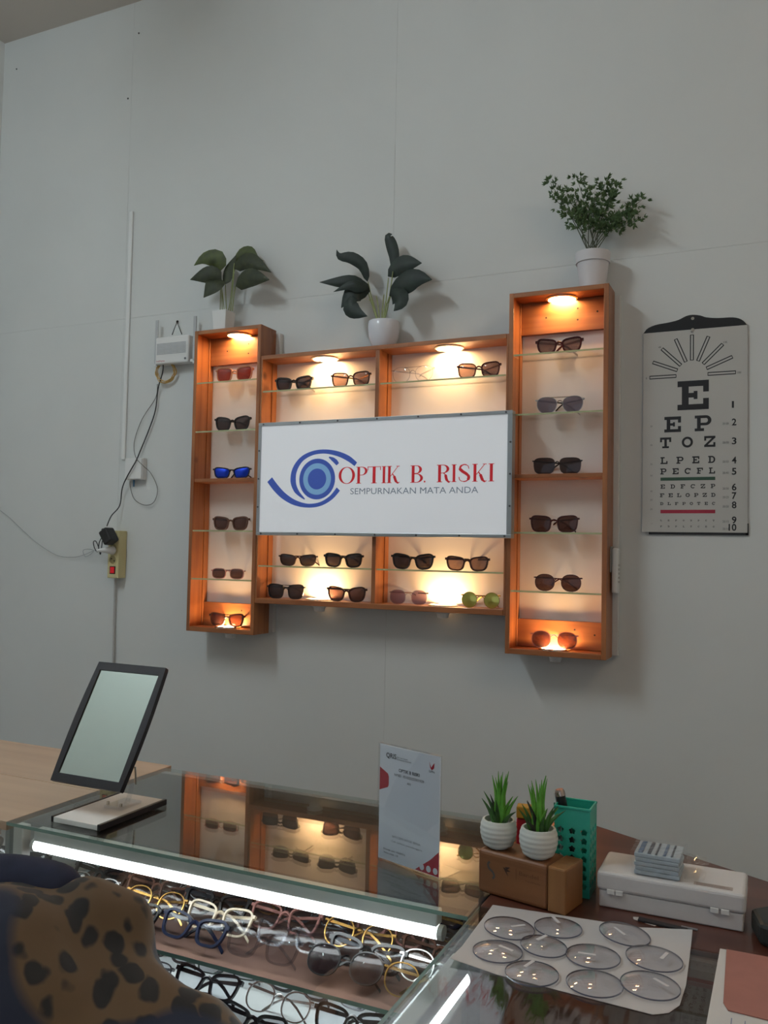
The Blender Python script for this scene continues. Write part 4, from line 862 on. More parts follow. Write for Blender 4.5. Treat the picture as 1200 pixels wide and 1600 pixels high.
text('burnt_lettering', 'Bandel', m_burn2, WBX, BO + U * .071 + V * .042, U, V, -D, .0055, .032, bold=.01); text('burnt_lettering', 'handmade', m_burn2, WBX, BO + U * .082 + V * .0345, U, V, -D, .003, .024)
zbx = ZT + hb + .0005
m_gr = [leafmat('blade_green', S(72, 140, 36), S(108, 176, 62)), leafmat('blade_dark', S(44, 76, 36), S(66, 112, 44)), leafmat('blade_deep', S(40, 36, 30), S(48, 60, 36))]
def mini_plant(px, pyb, pw, seed, label, tall, dy):
    rn = random.Random(seed); yv = (w1 + (w2 - w1) * .5).y + dy; c = W(px, pyb, yv); c = Vector((c.x, yv, zbx)); r = (W(px + pw / 2, pyb, yv).x - W(px - pw / 2, pyb, yv).x) / 2
    t = thing('mini_plant', label, 'plant', c, group='small grassy plants on the wooden block')
    h = r * 1.55; prof = [(r * .52, 0), (r * .60, .0015), (r * .60, .004)]
    for i in range(25):
        f = i / 24; rad = r * (.68 + .34 * math.sin(PI * min(1, .12 + f * .62))); prof.append((rad + .00035 * math.sin(f * 2 * PI * 5), .005 + (h - .007) * f))
    prof += [(prof[-1][0] - .001, h), (prof[-1][0] - .004, h), (r * .78, h * .8), (.0005, h * .78)]
    MB().lathe(prof, c, 36).build('pot', mat('matt_ceramic', S(206, 208, 202), .55), t, smooth=50)
    for k in range(30):
        an = rn.uniform(0, 2 * PI); inner_ = k < 13; lean = rn.uniform(.02, .16) if inner_ else rn.uniform(.25, .85); L_ = (tall * rn.uniform(.72, 1.0)) if inner_ else tall * rn.uniform(.38, .62)
        d0 = Vector((math.cos(an), math.sin(an), 0)); b0 = c + Vector((0, 0, h * .78)) + d0 * rn.uniform(.002, .010); tip = b0 + Vector((0, 0, L_ * math.cos(lean))) + d0 * (L_ * math.sin(lean)); mid = (b0 + tip) / 2 + Vector((0, 0, L_ * .06)) - d0 * (L_ * .05)
        pts = spline([b0, mid, tip], 3); n = len(pts)
        MB().tube(pts, [max(.0003, .0042 * (1 - (i / (n - 1)) ** 1.6)) for i in range(n)], 5).build('blade', m_gr[0] if inner_ or k % 4 == 0 else m_gr[1] if k % 2 else m_gr[2], t, smooth=60)
mini_plant(778.5, 1325, 54, 4, 'taller spiky green plant in a ribbed white pot at the left of the wooden block', .085, .034)
mini_plant(841, 1345, 58, 9, 'spiky green plant in a ribbed white pot beside the teal pen basket', .090, .020)
# yellow and red packet behind the pots
p = T(812, 1392, ZT); p = Vector((p.x - .01, 1.40, ZT))
YP_ = thing('small_packet', 'yellow and red packet half hidden behind the two small plants', 'packet', p)
MB().obb(p + Vector((0, 0, .0452)), (.016, .003, 0), (-.002, .010, 0), (0, 0, .045)).build('pack_body', mat('packet_red', S(170, 30, 44), .4), YP_, bevel=.002)
MB().obb(p + Vector((.004, -.001, .1002)), (.020, .003, 0), (-.002, .011, 0), (0, 0, .0095)).build('pack_top', mat('packet_yellow', S(176, 130, 40), .45), YP_, bevel=.002)

# ------------------------------------------------------------------ teal pen basket with pens
bxw, bxd, bxh = .054, .050, .130
bcy = 1.366; bcx = W(866, 1340, bcy - bxd / 2).x + bxw / 2
BK = thing('pen_basket', 'teal plastic pen basket with flower-shaped holes', 'pen holder', (bcx, bcy, ZT))
m_teal = mat('teal_plastic', S(40, 158, 136), .35)
def basket_wall(o, u, n, wd):
    """one wall with real flower holes: a grid of cells, each a square with a five-petal opening"""
    mb = MB(); rows, cols = 7, 3; cw, ch = wd / cols, (bxh - .036) / rows; z0 = .010; V = Vector((0, 0, 1)); k = 20
    mb.prism(R_(0, wd, 0, z0), o, u, V, n, .0016); mb.prism(R_(0, wd, z0 + rows * ch, bxh), o, u, V, n, .0016)
    for r in range(rows):
        for c in range(cols):
            cx_, cz_ = (c + .5) * cw, z0 + (r + .5) * ch; sq, fl = [], []
            for i in range(k):
                a = 2 * PI * i / k + .31; m_ = max(abs(math.cos(a)) / (cw / 2), abs(math.sin(a)) / (ch / 2)); sq.append((cx_ + math.cos(a) / m_, cz_ + math.sin(a) / m_))
                rad = .0047 * (1 + .16 * math.cos(5 * (a - PI / 2))); fl.append((cx_ + rad * math.cos(a), cz_ + rad * math.sin(a)))
            # exact corners keep the wall closed
            for ci in range(4):
                ca = math.atan2((ch / 2) * (1 if ci < 2 else -1), (cw / 2) * (1 if ci in (0, 3) else -1)); j = min(range(k), key=lambda i: abs(((2 * PI * i / k + .31 - ca + PI) % (2 * PI)) - PI)); sq[j] = (cx_ + (cw / 2) * (1 if ci in (0, 3) else -1), cz_ + (ch / 2) * (1 if ci < 2 else -1))
            mb.ring(sq, fl, o, u, V, n, .0016)
    return mb
xA, xB, yA_, yB_ = bcx - bxw / 2, bcx + bxw / 2, bcy - bxd / 2, bcy + bxd / 2
for o, u, n, wd in (((xA, yA_, ZT), (1, 0, 0), (0, 1, 0), bxw), ((xB, yA_, ZT), (0, 1, 0), (-1, 0, 0), bxd), ((xB, yB_, ZT), (-1, 0, 0), (0, -1, 0), bxw), ((xA, yB_, ZT), (0, -1, 0), (1, 0, 0), bxd)):
    basket_wall(Vector(o) + Vector((0, 0, .0005)), Vector(u), Vector(n), wd).build('side_wall', m_teal, BK)
MB().box(xA + .0017, xB - .0017, yA_ + .0017, yB_ - .0017, ZT + .0005, ZT + .003).build('floor_plate', m_teal, BK)
for cxp in (xA - .0003, xB - .0017):
    for cyp in (yA_ - .0003, yB_ - .0017): MB().box(cxp, cxp + .002, cyp, cyp + .002, ZT + .0005, ZT + bxh).build('corner_post', m_teal, BK)
for a, b, c_, d in ((xA - .0012, xB + .0012, yA_ - .0012, yA_ + .0018), (xA - .0012, xB + .0012, yB_ - .0018, yB_ + .0012), (xA - .0012, xA + .0018, yA_ + .002, yB_ - .002), (xB - .0018, xB + .0012, yA_ + .002, yB_ - .002)):
    MB().box(a, b, c_, d, ZT + bxh, ZT + bxh + .004).build('rim', m_teal, BK, bevel=.001)
yq = bcy - .004
pt, pb_ = W(874, 1233, yq), Vector((bcx + .004, yq + .006, ZT + .006))
d = (pt - pb_).normalized()
PN = thing('marker_pen', 'thick black pen with a silver end standing in the teal basket', 'pen', pb_)
MB().tube([pb_, pt - d * .010], .0075, 14).build('barrel', M_black, PN, smooth=50); MB().tube([pt - d * .0098, pt - d * .004, pt], [.0078, .0078, .0060], 14).build('end_cap', mat('pen_silver', S(190, 170, 160), .25, .9), PN, smooth=50)
MB().obb(pt - d * .030 + Vector((-.0088, -.001, 0)), (.0008, 0, 0), (0, .002, 0), d * .024).build('clip', M_wplast, PN)
pt2 = W(868, 1254, yq + .008); pb2 = Vector((bcx - .016, yq + .012, ZT + .006)); d = (pt2 - pb2).normalized()
PN2 = thing('slim_pen', 'slim teal and white pen leaning on the left inside the teal basket', 'pen', pb2)
MB().tube([pb2, pt2 - d * .02], .0035, 10).build('barrel', M_wplast, PN2, smooth=50); MB().tube([pt2 - d * .0198, pt2], [.004, .003], 10).build('cap', mat('pen_teal', S(30, 96, 92), .4), PN2, smooth=50)

# ------------------------------------------------------------------ white case with wrapped pack on it
a1, a2 = T(932, 1416, ZT), T(1158, 1458, ZT); U = (a2 - a1); wc = U.length + .006; U.normalize(); V = Vector((0, 0, 1)); D = V.cross(U); hc, dc_ = .052, .098
WC = thing('white_case', 'white plastic hinged case with front latches on the red-brown counter', 'case', (a1 + a2) / 2 + D * (dc_ / 2), math.atan2(U.y, U.x))
m_cs = mat('case_plastic', S(206, 204, 204), .5, noise=.01, nscale=200, bump=.05)
MB().prism([(.003, .002), (wc - .003, .002), (wc - .003, dc_ - .002), (.003, dc_ - .002)], a1 + V * .0005, U, D, V, hc * .475).build('base_tray', m_cs, WC, bevel=.002, segs=2)
MB().prism([(0, 0), (wc, 0), (wc, dc_), (0, dc_)], a1 + V * (hc * .475), U, D, V, hc * .525).build('lid', m_cs, WC, bevel=.005, segs=3)
for f in (.10, .16, .80, .87): MB().prism(R_(-.0055, .0055, -.003, .004), a1 + U * (wc * f) + V * (hc * .46) - D * .0012, U, V, D, .002).build('latch', M_wplast, WC, bevel=.0006)
MB().prism(R_(0, .052, 0, .012), a1 + U * (wc * .66) + D * .010 + V * (hc + .0001), U, D, V, .0003).build('sticker', mat('case_sticker', S(168, 156, 150), .4), WC)
for k in range(4): MB().prism(R_(.003, .048 - .006 * (k % 2), .0016 + k * .0025, .0024 + k * .0025), a1 + U * (wc * .66) + D * .010 + V * (hc + .0004), U, D, V, .0001).build('sticker_line', mat('sticker_ink', S(132, 118, 112), .5), WC)
zc_ = ZT + hc + .0005
k1 = T(988, 1366, zc_); k2 = T(1064, 1379, zc_); Uk = (k2 - k1); wk = Uk.length * 1.0; Uk.normalize(); Dk = V.cross(Uk); dk = .066
WK = thing('wrapped_pack', 'clear cellophane wrapped pack of pale blue cloths lying on the white case', 'pack', (k1 + k2) / 2 + Dk * (dk / 2))
for i in range(5):
    e = .0015 * (i % 2); MB().prism(R_(.002 + e, wk - .002 - e, .002, dk - .003), k1 + V * (.001 + i * .0062), Uk, Dk, V, .0058).build('folded_cloth', mat('cloth_pale_blue', S(170, 182, 190), .8), WK, bevel=.001)
top_ = k1 + V * .0320
for f, wv, m in ((.10, .05, 'blue'), (.30, .035, 'dark'), (.46, .02, 'dark'), (.62, .03, 'blue'), (.78, .02, 'dark')):
    MB().prism(R_(wk * f, wk * (f + wv * 2), .004, dk - .006), top_, Uk, Dk, V, .0003).build('printed_stripe', mat('stripe_' + m, S(92, 118, 150) if m == 'blue' else S(70, 78, 92), .5), WK)
m_film = glass('cellophane', (.97, .97, .97), 1.7, .10); rn = random.Random(5)
def crumple(nx_, ny_, fx, amp):
    vs, fs = [], []
    for j in range(ny_ + 1):
        for i in range(nx_ + 1): vs.append(fx(i / nx_, j / ny_) + Vector((rn.uniform(-1, 1), rn.uniform(-1, 1), rn.uniform(0, 1))) * amp)
    for j in range(ny_):
        for i in range(nx_): fs.append((j * (nx_ + 1) + i, j * (nx_ + 1) + i + 1, (j + 1) * (nx_ + 1) + i + 1, (j + 1) * (nx_ + 1) + i))
    return vs, fs
hK = .0345
def wrap(u_, v_):      # drapes front, over and back
    prof_ = [(-.002, .001), (-.002, hK), (dk * .33, hK + .001), (dk * .66, hK + .001), (dk + .001, hK), (dk + .001, .001)]
    f = v_ * (len(prof_) - 1); j = min(int(f), len(prof_) - 2); t = f - j
    return k1 + Uk * (-.002 + (wk + .004) * u_) + Dk * (prof_[j][0] * (1 - t) + prof_[j + 1][0] * t) + V * (prof_[j][1] * (1 - t) + prof_[j + 1][1] * t)
MB().add(*crumple(10, 15, wrap, .0011)).build('wrapper', m_film, WK)
MB().add(*crumple(7, 8, lambda u_, v_: k1 + Uk * (wk + .002 + .030 * u_) + Dk * (dk * (.02 + .96 * v_)) + V * (.004 + (hK - .006) * (1 - abs(2 * v_ - 1)) * (1 - .3 * u_) + .004 * u_), .0028)).build('wrapper_end', m_film, WK)
# slips under the case
s0 = T(990, 1437, ZT); tag(MB().prism([(0, 0), (.030, -.010), (.034, -.004), (.010, .012), (-.002, .008)], s0 + V * .0004, (1, 0, 0), (0, 1, 0), (0, 0, 1), .0004).build('paper_slip', mat('slip_paper', S(196, 192, 188), .6)), 'small white paper slip sticking out from under the white case', 'paper')
s0 = T(1064, 1450, ZT); tag(MB().prism([(0, 0), (.022, -.001), (.022, .004), (0, .005)], s0 + V * .0004, (1, 0, 0), (0, 1, 0), (0, 0, 1), .0015).build('metal_tag', M_alu, bevel=.0004), 'tiny metal strip lying in front of the white case', 'tag')
s0 = T(1010, 1443, ZT); tag(MB().prism([(-.012, 0), (.055, -.006), (.055, .004), (-.012, .012)], s0 + V * .0004, (1, 0, 0), (0, 1, 0), (0, 0, 1), .003).build('black_folder', mat('folder_black', S(34, 32, 34), .5), bevel=.0006), 'thin black strip lying under the front edge of the white case', 'strip')
# dark case at the right edge
h1 = T(1186, 1478, ZT)
tag(MB().prism([(.0, .0), (.075, -.03), (.13, .085), (.05, .12), (-.012, .05)], Vector((h1.x, h1.y, ZT + .0004)), (1, 0, 0), (0, 1, 0), (0, 0, 1), .03).build('dark_case', mat('dark_green_black', S(34, 38, 36), .45), bevel=.006), 'dark rounded case at the right edge beside the white case', 'case')

# ------------------------------------------------------------------ clear film on the right showcase, sheet of paper and ten lenses
def wavy_film():
    m = glass('plastic_film', (.93, .93, .94), 1.45, .05); nt = m.node_tree; L = nt.links.new
    tc = nt.nodes.new('ShaderNodeTexCoord'); mp = nt.nodes.new('ShaderNodeMapping'); mp.inputs['Scale'].default_value = (26, 5, 1); mp.inputs['Rotation'].default_value = (0, 0, .35); L(tc.outputs['Object'], mp.inputs[0])
    n = nt.nodes.new('ShaderNodeTexNoise'); n.inputs['Scale'].default_value = 1; n.inputs['Detail'].default_value = 2; L(mp.outputs[0], n.inputs['Vector'])
    b = nt.nodes.new('ShaderNodeBump'); b.inputs['Strength'].default_value = .14; b.inputs['Distance'].default_value = .01; L(n.outputs['Fac'], b.inputs['Height'])
    L(b.outputs[0], [x for x in nt.nodes if x.type == 'BSDF_GLOSSY'][0].inputs['Normal']); return m
r4 = T(703, 1505, ZT)
tag(MB().box(r4.x - .012, GX1 - .02, GY0 + .01, r4.y - .002 + .012, ZT + .0001, ZT + .0005).build('plastic_film', wavy_film()), 'clear wavy plastic film laid over the glass of the right showcase', 'plastic sheet')
ps = [T(770, 1415, ZT), T(1082, 1463, ZT), T(1072, 1540, ZT), T(1062, 1572, ZT), T(1045, 1584, ZT), T(1020, 1587, ZT), T(703, 1505, ZT)]
n = len(ps); mb = MB(); cpt = sum(ps, Vector()) / n
dense = []
for i in range(n):
    for k in range(4): dense.append(ps[i].lerp(ps[(i + 1) % n], k / 4))
vs = []; R_N = 5
for r in range(R_N + 1):
    for q in dense:
        p = cpt.lerp(q, r / R_N); f = r / R_N
        cur = .008 * max(0, 1 - (p - ps[1]).length / .07) ** 2 + .005 * max(0, 1 - (p - ps[6]).length / .05) ** 2
        vs.append(Vector((p.x, p.y, ZT + .0012 + cur)))
k = len(dense); fs = [(r * k + i, r * k + (i + 1) % k, (r + 1) * k + (i + 1) % k, (r + 1) * k + i) for r in range(R_N) for i in range(k)]
vs2 = vs + [v + Vector((0, 0, -.0004)) for v in vs]; fs2 = fs + [tuple(q + len(vs) for q in f[::-1]) for f in fs]
tag(mb.add(vs2, fs2).build('paper_sheet', mat('paper_white', S(192, 189, 189), .7), smooth=60), 'sheet of white paper under the round lens blanks', 'paper')
m_lens = glass('blank_lens', (.95, .95, .965), 1.5); m_lrim = mat('lens_rim', S(104, 106, 120), .2); m_lbl = mat('lens_sticker', S(206, 204, 206), .5)
LN = [(795.8, 1452, 79, .05, .8, 'at the back left corner of the paper'), (872, 1450, 74, .01, -.9, 'second in the back row, behind the middle of the paper'), (976, 1463, 78, .10, -.7, 'alone at the back right of the paper, tilted up'), (777.5, 1487, 78, 0, -.35, 'nearest the left edge of the paper'), (849.5, 1481, 73, .06, 1.2, 'in the middle row, third lens from the left edge'),
      (926.5, 1495, 84, .0, .15, 'in the very middle of the paper'), (1022, 1500, 86, .04, 1.35, 'at the right edge, behind the front right lens'), (831, 1522, 84, .0, 1.3, 'leftmost in the front row of the paper'), (929, 1538, 88, .0, None, 'without a sticker, middle of the front row'), (1016, 1542, 91, .02, -.6, 'at the front right corner of the paper')]
for i, (px, py, wpx, tilt, sa, where) in enumerate(LN):
    c = T(px, py, ZT + .003); r = .5 * (T(px + wpx / 2, py, ZT + .003) - T(px - wpx / 2, py, ZT + .003)).length * .98
    t = thing('lens_blank', 'round clear lens blank ' + where, 'lens', (c.x, c.y, ZT + .0022 + i * .00012 + r * abs(tilt) * .9), group='lens blanks on the paper'); t.rotation_euler = (0, tilt, 0)
    prof = [(r, 0)] + [(r * f, .0018 + .0052 * (1 - f * f)) for f in (1, .9, .7, .45, .2, .02)]
    prof2 = [(r * f, .0001 + .0042 * (1 - f * f)) for f in (.02, .3, .6, .85, 1)]
    MB().lathe(prof, (0, 0, 0), 44, capb=False).lathe(prof2, (0, 0, 0), 44, capb=False).build('lens_body', m_lens, t, smooth=60, world=False)
    MB().lathe([(r - .0004, .0002), (r + .0003, .0002), (r + .0003, .0018), (r - .0004, .0018)], (0, 0, 0), 44, capb=False).build('edge', m_lrim, t, smooth=40, world=False)
    if sa is not None:
        lo = Vector((.35 * r * math.cos(i * 2.1), .35 * r * math.sin(i * 2.1), .0072)); d = Vector((math.cos(sa), math.sin(sa), 0)); e = Vector((-d.y, d.x, 0))
        MB().obb(lo, d * .011, e * .0022, Vector((0, 0, .0002))).build('sticker', m_lbl, t, world=False)
# open ledger with pink cover sheet
b0, b1 = T(1125, 1490, ZT), T(1107, 1600, ZT)
LB = thing('ledger', 'notebook with a dusty pink cover over white pages at the right edge', 'notebook', (b0.x + .09, (b0.y + b1.y) / 2, ZT))
MB().prism([(b0.x, b0.y), (b0.x + .20, b0.y + .006), (b0.x + .20, b1.y - .10), (b1.x - .002, b1.y - .10)], (0, 0, ZT + .0006), (1, 0, 0), (0, 1, 0), (0, 0, 1), .006).build('page_block', mat('page_white', S(204, 202, 200), .7), LB)
k4 = T(1120, 1584, ZT)
MB().prism([(b0.x + .008, b0.y - .002), (b0.x + .20, b0.y + .004), (b0.x + .20, k4.y - .012), (k4.x + .012, k4.y - .002), (k4.x + .006, k4.y + .014)], (0, 0, ZT + .0070), (1, 0, 0), (0, 1, 0), (0, 0, 1), .0012).build('cover', mat('cover_pink', S(160, 108, 98), .7, noise=.05, nscale=40), LB)
for k in range(4): MB().box(k4.x + .016 + k * .014, k4.x + .017 + k * .014, b1.y - .09, k4.y - .016, ZT + .0066, ZT + .0068).build('ruled_line', mat('ruled_blue', S(120, 130, 160), .6), LB)

# ================================================================== SPECTACLES IN THE SHOWCASES
gsp = 'spectacles inside the lit showcase'
cfg = {'black': ('way', 'black', 'demo', 'black'), 'navy': ('way', 'navy', 'demo', 'navy'), 'cream': ('square', 'cream', 'clear', 'cream'), 'crystal': ('square', 'clear', 'demo', 'clear'), 'gold': ('oval', 'gold', 'clear', 'gold'), 'rose': ('square', 'rose', 'clear', 'rose'),
       'silver': ('oval', 'silver', 'clear', 'silver'), 'grey': ('rect', 'grey', 'demo', 'grey'), 'tort': ('square', 'tort', 'clear', 'tort'), 'shade': ('oval', 'black', 'dark', 'black'), 'green': ('rect', 'green', 'demo', 'green')}
words = {'black': 'black framed', 'navy': 'dark navy framed', 'cream': 'cream framed', 'crystal': 'clear crystal framed', 'gold': 'thin gold wire', 'rose': 'rose pink framed', 'silver': 'thin silver wire', 'grey': 'smoke grey framed', 'tort': 'brown tortoise framed', 'shade': 'black round tinted', 'green': 'dark green framed'}
proto = {}
def spec(kind, x, y, z, rz, lean, label, sc=1):
    if kind in proto: r = copy_tree(proto[kind])
    else:
        s_, a_, l_, t_ = cfg[kind]; r = proto[kind] = make_glasses('spectacles', '', s_, .136, F[a_], Lm[l_], F[t_], gsp, 1.40, cat='spectacles')
    r['label'] = label; r['group'] = gsp
    r.location = (x, y, z + .0004 + .027 * math.sin(lean)); r.rotation_euler = (-lean, 0, rz); r.scale = (sc, sc, sc); return r
o_ = ['first', 'second', 'third', 'fourth', 'fifth', 'sixth', 'seventh']
XS = [-1.205, -1.06, -.917, -.772, -.628, -.486]
rows_ = [(n, 1.222 + .051 * i, ks.split(), [x + (.018 * (i % 2) if x < -.5 else 0) - .02 * (i % 3 == 2) for x in XS]) for i, (n, ks) in enumerate([
    ('front', 'gold black navy crystal shade gold'), ('second', 'silver gold cream crystal black silver'), ('third', 'black tort black rose gold tort'), ('fourth', 'crystal silver gold grey rose black'),
    ('fifth', 'gold crystal silver tort grey gold'), ('sixth', 'silver grey black silver crystal navy'), ('seventh', 'rose gold crystal black gold silver'), ('back', 'black silver gold grey tort green')])]
rs = random.Random(11)
for rn_, y, ks, xs_ in rows_:
    for i, (kd, x) in enumerate(zip(ks, xs_)):
        spec(kd, x + rs.uniform(-.004, .004), y + rs.uniform(-.001, .001), SH1, rs.uniform(-.06, .08), rs.uniform(.60, .80), f'{words[kd]} spectacles, {o_[i]} from left, {rn_} row of the long showcase\'s upper shelf')
for rn_, y, ks, xs_ in (('front', 1.228, ['silver', 'black', 'black', 'green', 'black'], [-1.10, -.95, -.80, -.655, -.505]), ('second', 1.305, ['grey', 'black', 'silver', 'black', 'grey'], [-1.09, -.945, -.795, -.65, -.50]), ('back', 1.385, ['black', 'green', 'black', 'grey', 'black'], [-1.09, -.945, -.795, -.65, -.50])):
    for i, (kd, x) in enumerate(zip(ks, xs_)):
        spec(kd, x, y, SH2, rs.uniform(-.1, .15), .72, f'{words[kd]} spectacles, {o_[i]} from left, {rn_} row of the long showcase\'s lower shelf')
for i, (kd, dx, y) in enumerate((('gold', -.10, yA + .05), ('navy', -.25, yA + .05), ('black', -.11, yA + .13))):
    spec(kd, e0 + dx, y, SH1, .1, .3, f'{words[kd]} spectacles behind the glass of the wood topped counter')

# ================================================================== THE SEATED CUSTOMER (only a shoulder shows in the photograph)
def organic(mb, name, m, parent, voxel, smooth_it=6, disp=0):
    o = mb.build(name + '_raw', m, None); md = o.modifiers.new('r', 'REMESH'); md.mode = 'VOXEL'; md.voxel_size = voxel; md.use_smooth_shade = True
    sm = o.modifiers.new('s', 'SMOOTH'); sm.iterations = smooth_it; sm.factor = .6
    me = bpy.data.meshes.new_from_object(o.evaluated_get(bpy.context.evaluated_depsgraph_get())); bpy.data.objects.remove(o)
    if disp:
        from mathutils import noise as nz
        me.update(); nrm = [v.normal.copy() for v in me.vertices]
        for v, q in zip(me.vertices, nrm):
            c = v.co; v.co = c + q * disp * (1.3 * nz.noise(Vector((c.x * 13, c.y * 13, c.z * 3.5))) + .5 * nz.noise(Vector((c.x * 22 + 5, c.y * 22, c.z * 8))))
    inv = wmat(parent).inverted()
    for v in me.vertices: v.co = inv @ v.co
    me.name = name; me.materials.clear(); me.materials.append(m); me.shade_smooth()
    ob = bpy.data.objects.new(name, me); COL.objects.link(ob); ob.parent = parent; return ob
def ell(mb, c, rx, ry, rz, n=18, m=10):
    vs = [Vector(c) + Vector((rx * math.sin(PI * j / m) * math.cos(2 * PI * i / n), ry * math.sin(PI * j / m) * math.sin(2 * PI * i / n), rz * math.cos(PI * j / m))) for j in range(m + 1) for i in range(n)]
    return mb.add(vs, [(j * n + i, j * n + (i + 1) % n, (j + 1) * n + (i + 1) % n, (j + 1) * n + i) for j in range(m) for i in range(n)])
def limb(mb, pts, rads, n=14): 
    P = spline(pts, 5); rr_ = []
    for i in range(len(P)):
        f = i / (len(P) - 1) * (len(rads) - 1); j = min(int(f), len(rads) - 2); rr_.append(rads[j] + (rads[j + 1] - rads[j]) * (f - j))
    mb.tube(P, rr_, n)
    ell(mb, P[0], rr_[0], rr_[0], rr_[0]); ell(mb, P[-1], rr_[-1], rr_[-1], rr_[-1]); return mb
PX, PY = -1.05, .67        # spine
ST = thing('stool', 'round stool under the seated customer', 'stool', (PX, PY, 0))
MB().lathe([(.17, .50), (.175, .53), (.16, .55), (.01, .555)], (PX, PY, 0), 28).build('seat', M_black, ST, smooth=40)
for k in range(4): a = PI / 4 + k * PI / 2; MB().tube([(PX + .13 * math.cos(a), PY + .13 * math.sin(a), .505), (PX + .19 * math.cos(a), PY + .19 * math.sin(a), 0)], .012, 10).build('leg', M_chrome, ST)
PR = thing('person', 'seated person in a leopard print and navy top, back to the camera', 'person', (PX, PY, 0))
skin = mat('skin', S(176, 128, 100), .55, noise=.04, nscale=30); m_leo = leopard(); m_navy = mat('navy_cloth', S(20, 26, 50), .85, noise=.15, nscale=60)
sh_r, el_r, wr_r = Vector((-.785, .76, 1.022)), Vector((-.535, .81, .872)), Vector((-.64, 1.0, .77))
sh_l, el_l, wr_l = Vector((-1.27, .70, 1.06)), Vector((-1.33, .80, .86)), Vector((-1.20, 1.0, .80))
hip = Vector((PX, PY, .70)); bd = MB()
limb(bd, [hip, (PX, PY - .01, .82), (PX, PY, 1.0), (PX + .01, PY + .02, 1.08)], [.15, .125, .14, .10], 18)
ell(bd, hip, .175, .14, .11)
limb(bd, [(PX, PY + .01, 1.05), (PX - .01, PY + .03, 1.17), (PX - .02, PY + .05, 1.23)], [.062, .055, .055])
hc_ = Vector((PX - .03, PY + .07, 1.315)); ell(bd, hc_, .075, .095, .115); ell(bd, hc_ + Vector((0, .045, -.07)), .05, .05, .045)
ell(bd, hc_ + Vector((0, .098, -.015)), .012, .018, .022); ell(bd, hc_ + Vector((0, .088, -.058)), .022, .010, .010)
for s_ in (-1, 1): ell(bd, hc_ + Vector((s_ * .076, 0, -.01)), .010, .018, .028); ell(bd, hc_ + Vector((s_ * .030, .088, .012)), .013, .008, .009)
for a, b, c_ in ((sh_r, el_r, wr_r), (sh_l, el_l, wr_l)):
    limb(bd, [Vector((PX, PY + .01, 1.09)).lerp(a, .45), a, a.lerp(b, .5), b], [.055, .055, .047, .040]); limb(bd, [b, b.lerp(c_, .5), c_], [.040, .036, .026])
    d = (c_ - b).normalized(); d.z *= .4; d.normalize(); sd = d.cross(Vector((0, 0, 1))).normalized(); palm = c_ + d * .045
    limb(bd, [c_, palm], [.026, .030])
    for k in range(4):
        f0_ = palm + d * .025 + sd * (.0195 * (k - 1.5) * .95); L_ = (.062, .074, .070, .055)[k]; limb(bd, [f0_, f0_ + d * L_ * .55 + Vector((0, 0, .004)), f0_ + d * L_ + Vector((0, 0, -.012))], [.009, .0085, .007], 8)
    tb = palm - d * .012 + sd * .028 * (1 if a is sh_l else -1); limb(bd, [tb, tb + d * .022 + sd * .022 * (1 if a is sh_l else -1), tb + d * .048 + sd * .026 * (1 if a is sh_l else -1)], [.012, .010, .0085], 8)
kn = []
for s_ in (-1, 1):
    k_ = Vector((PX + s_ * .11, PY + .37, .63)); an = Vector((PX + s_ * .10, PY + .33, .09)); limb(bd, [hip + Vector((s_ * .09, .02, -.01)), hip.lerp(k_, .5) + Vector((s_ * .05, 0, .0)), k_], [.095, .085, .060]); limb(bd, [k_, k_.lerp(an, .4) + Vector((0, -.01, 0)), an], [.058, .055, .036]); limb(bd, [an + Vector((0, -.03, -.045)), an + Vector((0, .06, -.052)), an + Vector((0, .13, -.06))], [.036, .036, .026])
    kn.append((k_, an))
organic(bd, 'body', skin, PR, .0075, 4)
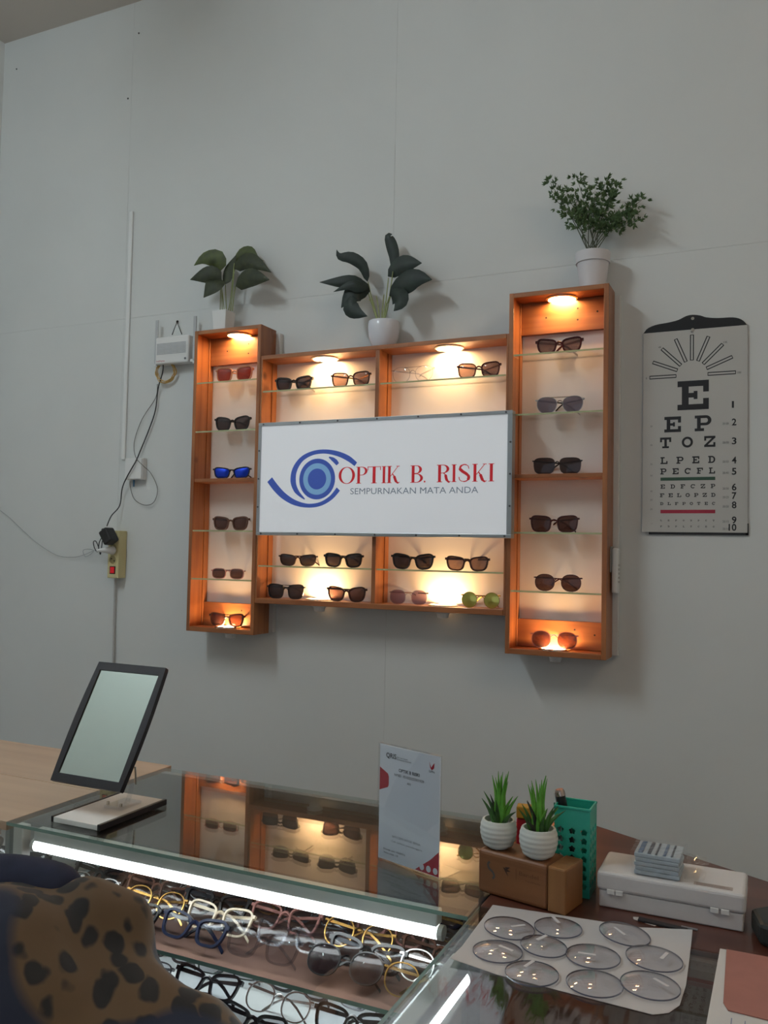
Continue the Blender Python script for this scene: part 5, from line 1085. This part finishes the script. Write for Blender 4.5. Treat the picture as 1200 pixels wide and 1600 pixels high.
# loose leopard top with wide sleeves
gm = MB()
limb(gm, [hip + Vector((0, 0, .06)), (PX, PY - .01, .84), (PX, PY - .005, .98), (PX, PY + .01, 1.06)], [.205, .175, .175, .13], 20)
limb(gm, [(PX + .02, PY + .01, 1.03), (PX + .15, PY + .03, 1.03), sh_r, sh_r.lerp(el_r, .5) + Vector((0, 0, .0)), el_r], [.075, .078, .080, .085, .088], 18)
limb(gm, [el_r, el_r.lerp(wr_r, .55)], [.088, .085]); 
limb(gm, [(PX - .02, PY + .01, 1.045), (PX - .13, PY + .02, 1.055), sh_l, sh_l.lerp(el_l, .5), el_l], [.075, .075, .072, .075, .075], 18); limb(gm, [el_l, el_l.lerp(wr_l, .55)], [.075, .072])
limb(gm, [(-.80, .72, 1.02), (-.66, .74, .86), (-.56, .76, .74)], [.10, .12, .11])
limb(gm, [(-.79, .77, 1.04), (-.745, .79, 1.062), (-.705, .81, 1.056), (-.69, .82, 1.02)], [.03, .038, .038, .03]); organic(gm, 'leopard_top', m_leo, PR, .010, 4, .013)
sk = MB()
for (k_, an), s_ in zip(kn, (-1, 1)): limb(sk, [hip + Vector((s_ * .08, 0, -.02)), hip.lerp(k_, .5) + Vector((s_ * .05, 0, 0)), k_, k_.lerp(an, .5), an + Vector((0, 0, .03))], [.13, .11, .085, .075, .065])
organic(sk, 'trousers', m_navy, PR, .012, 4, .006)
# head scarf with a navy fold on the near shoulder
sf = MB(); ell(sf, hc_ + Vector((0, -.012, .012)), .092, .108, .125); limb(sf, [hc_ + Vector((0, -.03, -.06)), (PX - .01, PY, 1.17), (PX, PY - .01, 1.11)], [.09, .095, .12])
limb(sf, [(PX + .02, PY, 1.12), (PX + .14, PY + .07, 1.096), (-.79, .79, 1.084)], [.066, .044, .034])
fc = organic(sf, 'head_scarf', m_navy, PR, .009, 4, .006)
for v in fc.data.vertices:      # open the scarf over the face
    w_ = wmat(fc) @ v.co
    if w_.y > hc_.y + .075 and abs(w_.x - hc_.x) < .06 and abs(w_.z - hc_.z) < .09: v.co.y -= (w_.y - (hc_.y + .070))
